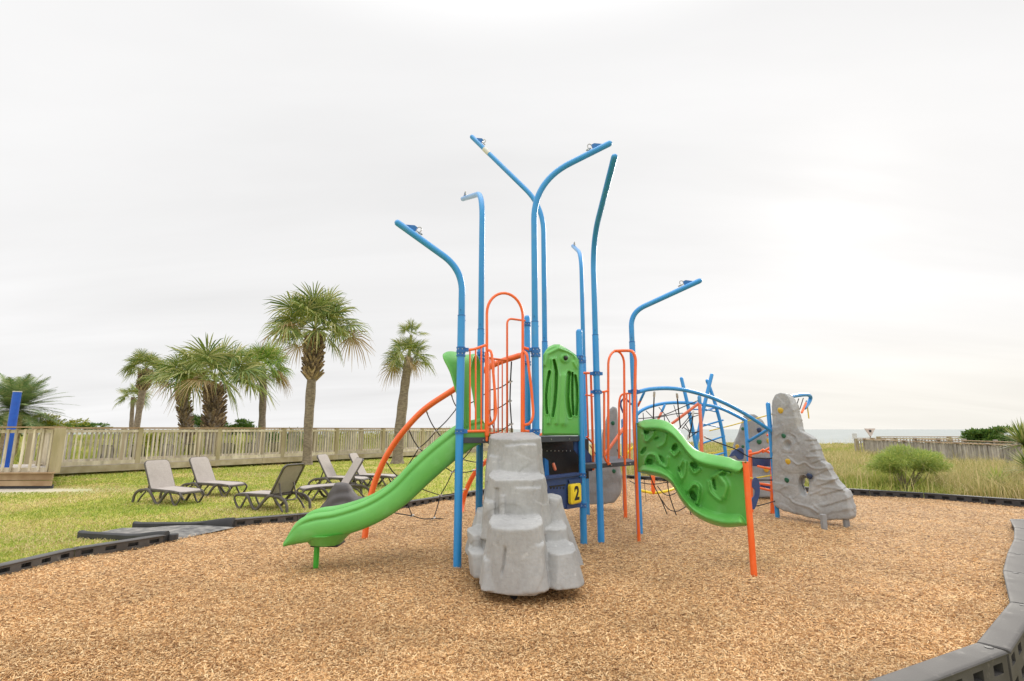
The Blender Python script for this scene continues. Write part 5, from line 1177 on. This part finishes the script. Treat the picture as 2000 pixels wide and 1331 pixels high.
# ================================================================== SECOND STRUCTURE (net and arches at the right)
CS = empty('climbing_structure', (3.6, 9.8, 0), 'blue arched rope climber with grey climbing rocks behind the wave panel on the right', 'playground')
def ct(name, pts, r, m=M_BLUE, parent=CS, fil=0, sm=0, cap='round', seg=12):
    P = [at(*p) if len(p) == 3 and p[0] > 300 else Vector(p) for p in pts]
    if sm: P = cr(P, sm)
    return ptube(name, P, r, m, parent, seg=seg, fil=fil, cap=cap)
def down(px, py, Y):
    p = at(px, py, Y); return V(p.x, p.y, -.1)
ct('arch_tube', [(1243,767,7.9),(1270,760.5,8.0),(1310,759,8.1),(1350,765,8.3),(1400,781,8.6),(1452,807,8.9),(1512,846,9.2)], .032, sm=8)
ct('arch_tube', [(1240,815,10.3),(1252,803,10.3),(1272,794,10.4),(1300,788,10.5),(1335,787,10.6),(1370,790,10.7),(1410,799,10.8),(1457,822,10.8)], .033, sm=8)
PR = (4.6, 9.26); b_ = V(4.6, 9.26, at(1512,790,9.26).z)
ct('post', [V(4.6,9.26,-.1), b_], .038, seg=16)
p_ = at(1457,835,10.8); ct('post', [V(p_.x,p_.y,-.1), V(p_.x,p_.y,at(1457,822,10.8).z)], .037)
ct('brace', [(1461,863,10.8),(1512,832,10.0)], .030)
Pa = ct('leaning_pole', [(1331,740,10.6),(1343,790,10.6),(1366,905,10.6),down(1385,975,10.6)], .036)
Pb = ct('leaning_pole', [(1390,733,10.7),(1376,790,10.7),(1352,905,10.7),down(1338,975,10.7)], .038)
Pc = ct('ladder_pole', [(1381,744,11.0),(1389,765,11.0),(1400,800,11.0),(1411,845,11.0),(1418,900,11.0),down(1420,950,11.0)], .036, sm=6)
for a, b in (((1379,802,10.9),(1407,794,11.0)), ((1371,833,10.9),(1412,821,11.0)), ((1373,866,10.9),(1415,852,11.0)), ((1380,894,10.9),(1418,884,11.0))): ct('rung', [a, b], .018)
ct('cross_tube', [(1371,828,10.8),(1390,832,11.0),(1408,836,11.2)], .012); ct('cross_tube', [(1349,800,10.6),(1378,800,10.7),(1400,805,11)], .014)
ct('salmon_strut', [(1366,783,9.4),(1369,830,9.4),(1371,900,9.4)], .030, M_SALMON); ct('salmon_strut', [(1312,828,9.6),(1365,788,9.4)], .026, M_SALMON)
ct('strut_sleeve', [(1366,776,9.4),(1366.5,788,9.4)], .034, M_BLUEP)
ct('salmon_strut', [(1246,793,9.2),(1252,780,9.0)], .022, M_ORANGE); ct('strut_sleeve', [(1251,782,9.0),(1258,767,8.9)], .022); ct('salmon_strut', [(1286,818,10.4),(1293,804,10.4)], .024, M_SALMON); ct('strut_sleeve', [(1292,806,10.4),(1298,792,10.4)], .024)
ct('salmon_strut', [(1180,890,9.6),(1218,837,9.6)], .030, M_SALMON)
ct('curved_handrail', [(1217,806,9.6),(1213,795,9.6),(1213,785,9.6),(1221,779,9.6),(1233,790,9.6)], .018, M_NAVY, sm=5)
ct('far_post', [(1217,822,9.9),down(1217,900,9.9)], .038, M_BLUE)
# net
def build_rope2():
    cn = MB()
    def rope(*P, r=.008): m = MB(); m.tube(cr([at(*p) for p in P], 6), r, 6, cap='flat'); m.build('rope', M_ROPE, CS)
    top1 = [(1278,764,8.4),(1323,762,8.6)]
    rope((1278,765,8.4),(1277,790,8.6),(1276,822,8.9), r=.011); rope((1322,768,8.6),(1325,800,8.9),(1329,836,9.2), r=.011); rope((1354,803,9.3),(1351,830,9.3),(1345,856,9.4), r=.012)
    for p, q in (((1278,766,8.4),(1277.5,774,8.45)), ((1322,769,8.6),(1323,777,8.65)), ((1354,804,9.3),(1353,812,9.3)), ((1376,853,9.5),(1381,856,9.5)), ((1345,850,9.4),(1344,857,9.4))):
        cn.tube([at(*p), at(*q)], .02, 8)
    rope((1247,818,9.6),(1272,816,9.5),(1297,811,9.4),(1330,797,9.4),(1363,783,9.4)); rope((1247,825,9.9),(1290,815,9.8),(1325,808,9.7),(1366,808,9.6)); rope((1256,807,10.2),(1257,822,10)); rope((1262,803,10.2),(1276,817,9.9)); rope((1287,796,10.3),(1300,812,10),(1308,825,9.8)); rope((1316,792,10.4),(1322,810,10),(1328,822,9.8))
    rope((1297,811,9.6),(1298,822,9.5)); rope((1324,840,9.3),(1340,822,9.4),(1352,806,9.3)); rope((1332,838,9.4),(1349,818,9.5),(1364,811,9.5)); rope((1338,828,9.6),(1350,845,9.5),(1364,843,9.4)); rope((1345,856,9.4),(1356,848,9.4),(1366,842,9.4)); rope((1335,835,9.5),(1345,843,9.5),(1347,856,9.4))
    rope((1377,855,9.5),(1405,866,9.4),(1440,879,9.3),(1462,892,9.25),(1490,896,9.2),(1512,895,9.2), r=.010)
    rope((1470,990,8.9),(1490,986,9.0),(1514,979,9.2), r=.009); rope((1475,938,9.2),(1512,938,9.3), r=.012)
    # hanging net below the panel
    rope((1268,925,9.0),(1278,950,9.1),(1292,978,9.2),(1303,1005,9.2), r=.009); rope((1302,925,9.1),(1306,960,9.2),(1313,985,9.3),(1321,1007,9.3), r=.009); rope((1345,960,9.4),(1347,990,9.4),(1350,1008,9.4), r=.009)
    rope((1250,943,9.2),(1275,946,9.2),(1300,943,9.2),(1320,941,9.3)); rope((1284,950,9.2),(1296,964,9.2),(1308,968,9.2),(1324,961,9.3)); rope((1292,976,9.2),(1305,994,9.2),(1322,999,9.2),(1340,990,9.3)); rope((1230,940,9.6),(1246,948,9.4)); rope((1258,936,10),(1262,981,10), r=.005)
    # ropes hanging at the far side arch beyond the rock
    for a, b in (((1560,779,9.9),(1556,792,9.8)), ((1569,778,9.9),(1562,800,9.7)), ((1575,783,9.9),(1566,806,9.7)), ((1152,870,9.4),(1165,890,9.4)), ((1205,878,9.4),(1215,898,9.4))): rope(a, b)
    cn.build('rope_ends', M_WHITE, CS)
    for P in ([(1385,842,11.5),(1430,831,11.3),(1512,808,10.8)], [(1350,890,11),(1400,884,11),(1440,876,11)], [(1577,795,10.2),(1580,818,10.2)], [(1430,925,10),(1470,935,9.6),(1512,928,9.4)]): ym = MB(); ym.tube([at(*p) for p in P], .012, 6, cap='flat'); ym.build('yellow_rope', M_YROPE, CS)
build_rope2()
ct('curved_arm', [(1540,776,9.5),(1560,772.5,9.8),(1577,771.5,10.1),(1583,776,10.3),(1580,786,10.3),(1572,797,10.1)], .036, M_BLUE, sm=6)
ct('arm_strut', [(1566,806,9.6),(1574,788,9.8)], .02, M_ORANGE)
# yellow base ring and its little orange post behind the panel
ct('yellow_bar', [(1215,898,11.5),(1232,878,11.5),(1243,868,11.5)], .025, M_YEL, sm=5); ct('yellow_bar', [(1250,958,11.8),(1275,963,11.8),(1300,960,11.8),(1322,953,12.2)], .03, M_YEL, sm=5)
ct('short_post', [(1275,925,11.8),(1276,962,11.8)], .045, M_ORANGE)
# navy fins
def fin(P, Y0, Y1, hole=None):
    m = MB(); x0 = P[0][0]; x1 = P[-1][0]; pts = cr([V(a, b, 0) for a, b in P+[P[0]]], 4)[:-1]
    m.prism([at(p.x, p.y, Y0) for p in pts], (0,.03,0)); return m.build('navy_fin', M_NAVY, CS, bevel=.004)
fin([(1424,893),(1432,882),(1442,876.5),(1450,876),(1453,883),(1452,896),(1443,898),(1437,891),(1431,892)], 9.3, 9.3)
fin([(1470,940),(1473,934),(1479,934),(1484,945),(1484,965),(1480,980),(1474,995),(1469,992),(1467,978),(1474,968),(1475,958),(1470,952)], 8.7, 8.7)
# orange ladder
ct('ladder_upright', [down(1508,1000,9.62),(1509,900,9.62),(1513,885,9.62)], .040, M_ORANGE); ct('ladder_upright', [down(1466,985,9.8),(1465,882,9.8)], .034, M_ORANGE)
for P in ([(1464,888,9.7),(1482,884,9.6),(1490,879,9.6),(1512,888,9.6)], [(1490,883,9.6),(1512,870,9.6)], [(1481,911,9.7),(1512,918,9.6)], [(1484,945,9.7),(1512,949,9.6)], [(1482,953,9.7),(1512,960,9.6)], [(1499,850,9.8),(1512,856,9.8)]): ct('ladder_rung', P, .022, M_ORANGE)
m = MB(); m.bar(at(1470,902,9.75), at(1512,903,9.75), .03, .16); m.build('navy_step', M_NAVY, CS, smooth=False)
m = MB(); m.bar(at(1485,948,9.8), at(1512,951,9.8), .02, .09); m.build('navy_step', M_NAVY, CS, smooth=False)
# big rock wall
def proj(p):
    x, y, z = p.x, p.y, p.z-CAM_H; f = y*cp+z*sp; return 1000+1000*x/f, 665.5-1000*(z*cp-y*sp)/f
WR = [([(1540,893),(1551,903),(1560,908),(1572,904),(1582,912),(1596,916),(1614,914)], 1.7, .026), ([(1525,955),(1536,950)], 1.5, .015), ([(1542,972),(1552,982),(1570,988),(1588,994),(1598,1002)], 1.8, .028), ([(1546,848),(1556,854),(1560,866)], 1.6, .018),
      ([(1576,893),(1590,892),(1602,892)], 2.0, .024), ([(1596,936),(1612,938),(1632,936)], 1.8, .022), ([(1582,966),(1596,961),(1604,957)], 1.7, .022), ([(1530,846),(1532,838),(1530,830)], 1.6, .014), ([(1604,952),(1622,953),(1650,958)], 2.0, .02), ([(1566,838),(1578,850),(1590,858)], 3, .02), ([(1588,984),(1597,992)], 1.6, .018)]
WR = [([(q.x, q.y) for q in cr([V(a,b,0) for a,b in P], 4)], w, h) for P, w, h in WR]
def bigdisp(p, n):
    v = .022*noise.noise(V(p.x*1.6+4, p.y*1.6, p.z*2.4))+.010*noise.noise(p*5.5)+.006*noise.noise(p*12)+.005*(abs(noise.noise(p*22))-.2)
    v += .008*(smst(-.04,.04,noise.noise(Vector((p.x*3.2,p.y*3.2,p.z*5+3))))-.5)
    x, y = proj(p)
    if n.y < .2 or n.x < 0:
        for P, w, h in WR:
            d = segd(x, y, P)
            if d < 9: v += .55*h*math.exp(-(d/w)**2)
        # shelves stepping down the right flank
        if x > 1562+.25*(y-840):
            ph = (y+.25*(x-1600)+9*noise.noise(p*2.2))/22.0; f = ph % 1; v += .016*(f-.5)*smst(0, 14, x-(1562+.25*(y-840)))*smst(1010, 985, y)
        d = math.hypot(x-1538, (y-869)*.95); v += .016*math.exp(-((d-10)/2.2)**2)+.008*math.exp(-((d-14)/1.6)**2)-.05*math.exp(-((math.hypot((x-1539)/1.0,(y-870)/1.4))/5)**2)
        v -= .055*math.exp(-((x-1571)/16)**2-((y-935)/26)**2)
    return v
bw0, bw1 = (4.62,9.25), (5.28,8.28)
rw = rockwall('rock_wall', [(1516,986),(1513,930),(1513,860),(1513,800),(1514,782),(1519,770),(1528,767),(1538,768),(1546,776),(1553,792),(1560,815),(1564,835),(1568,842),(1584,850),(1592,858),(1600,878),(1606,898),(1618,906),(1632,930),(1642,946),(1656,958),(1661,972),(1664,990),(1668,1008),(1664,1014),(1640,1014),(1612,1015),(1585,1010),(1560,1003),(1535,996)], bw0, bw1, .20, M_ROCKM, CS,
    [(1524,802,.05,M_HOLDY),(1539,902,.05,M_HOLDY),(1530,852,.036,M_HOLDG),(1536,938,.038,M_HOLDG),(1580,930,.044,M_HOLDN)], .014, 1, hole=(1574,950,.05,.13), dispf=bigdisp)
for px, py in ((1614,1034),(1658,1031)):
    g = gp(px, py); m = MB(); m.box((g.x, g.y+.05, .06), (.07,.07,.30)); m.build('support_leg', M_ROCKD, rw, smooth=False, bevel=.008)
rw2 = rockwall('rock_wall', [(1424,898),(1428,880),(1440,850),(1449,828),(1453,812),(1464,808),(1474,810),(1488,822),(1497,836),(1505,860),(1512,900),(1514,970),(1470,972),(1440,972),(1422,965)], (5.0,12.0), (6.2,11.6), .3, M_ROCKD, CS,
    [(1451,838,.035,M_HOLDG),(1451,873,.03,M_HOLDG),(1483,863,.05,M_HOLDG),(1503,861,.06,M_HOLDY),(1483,840,.05,M_HOLDN),(1497,917,.06,M_HOLDY),(1440,872,.04,M_HOLDY)], .03, 7)
S.cycles.max_bounces = 6
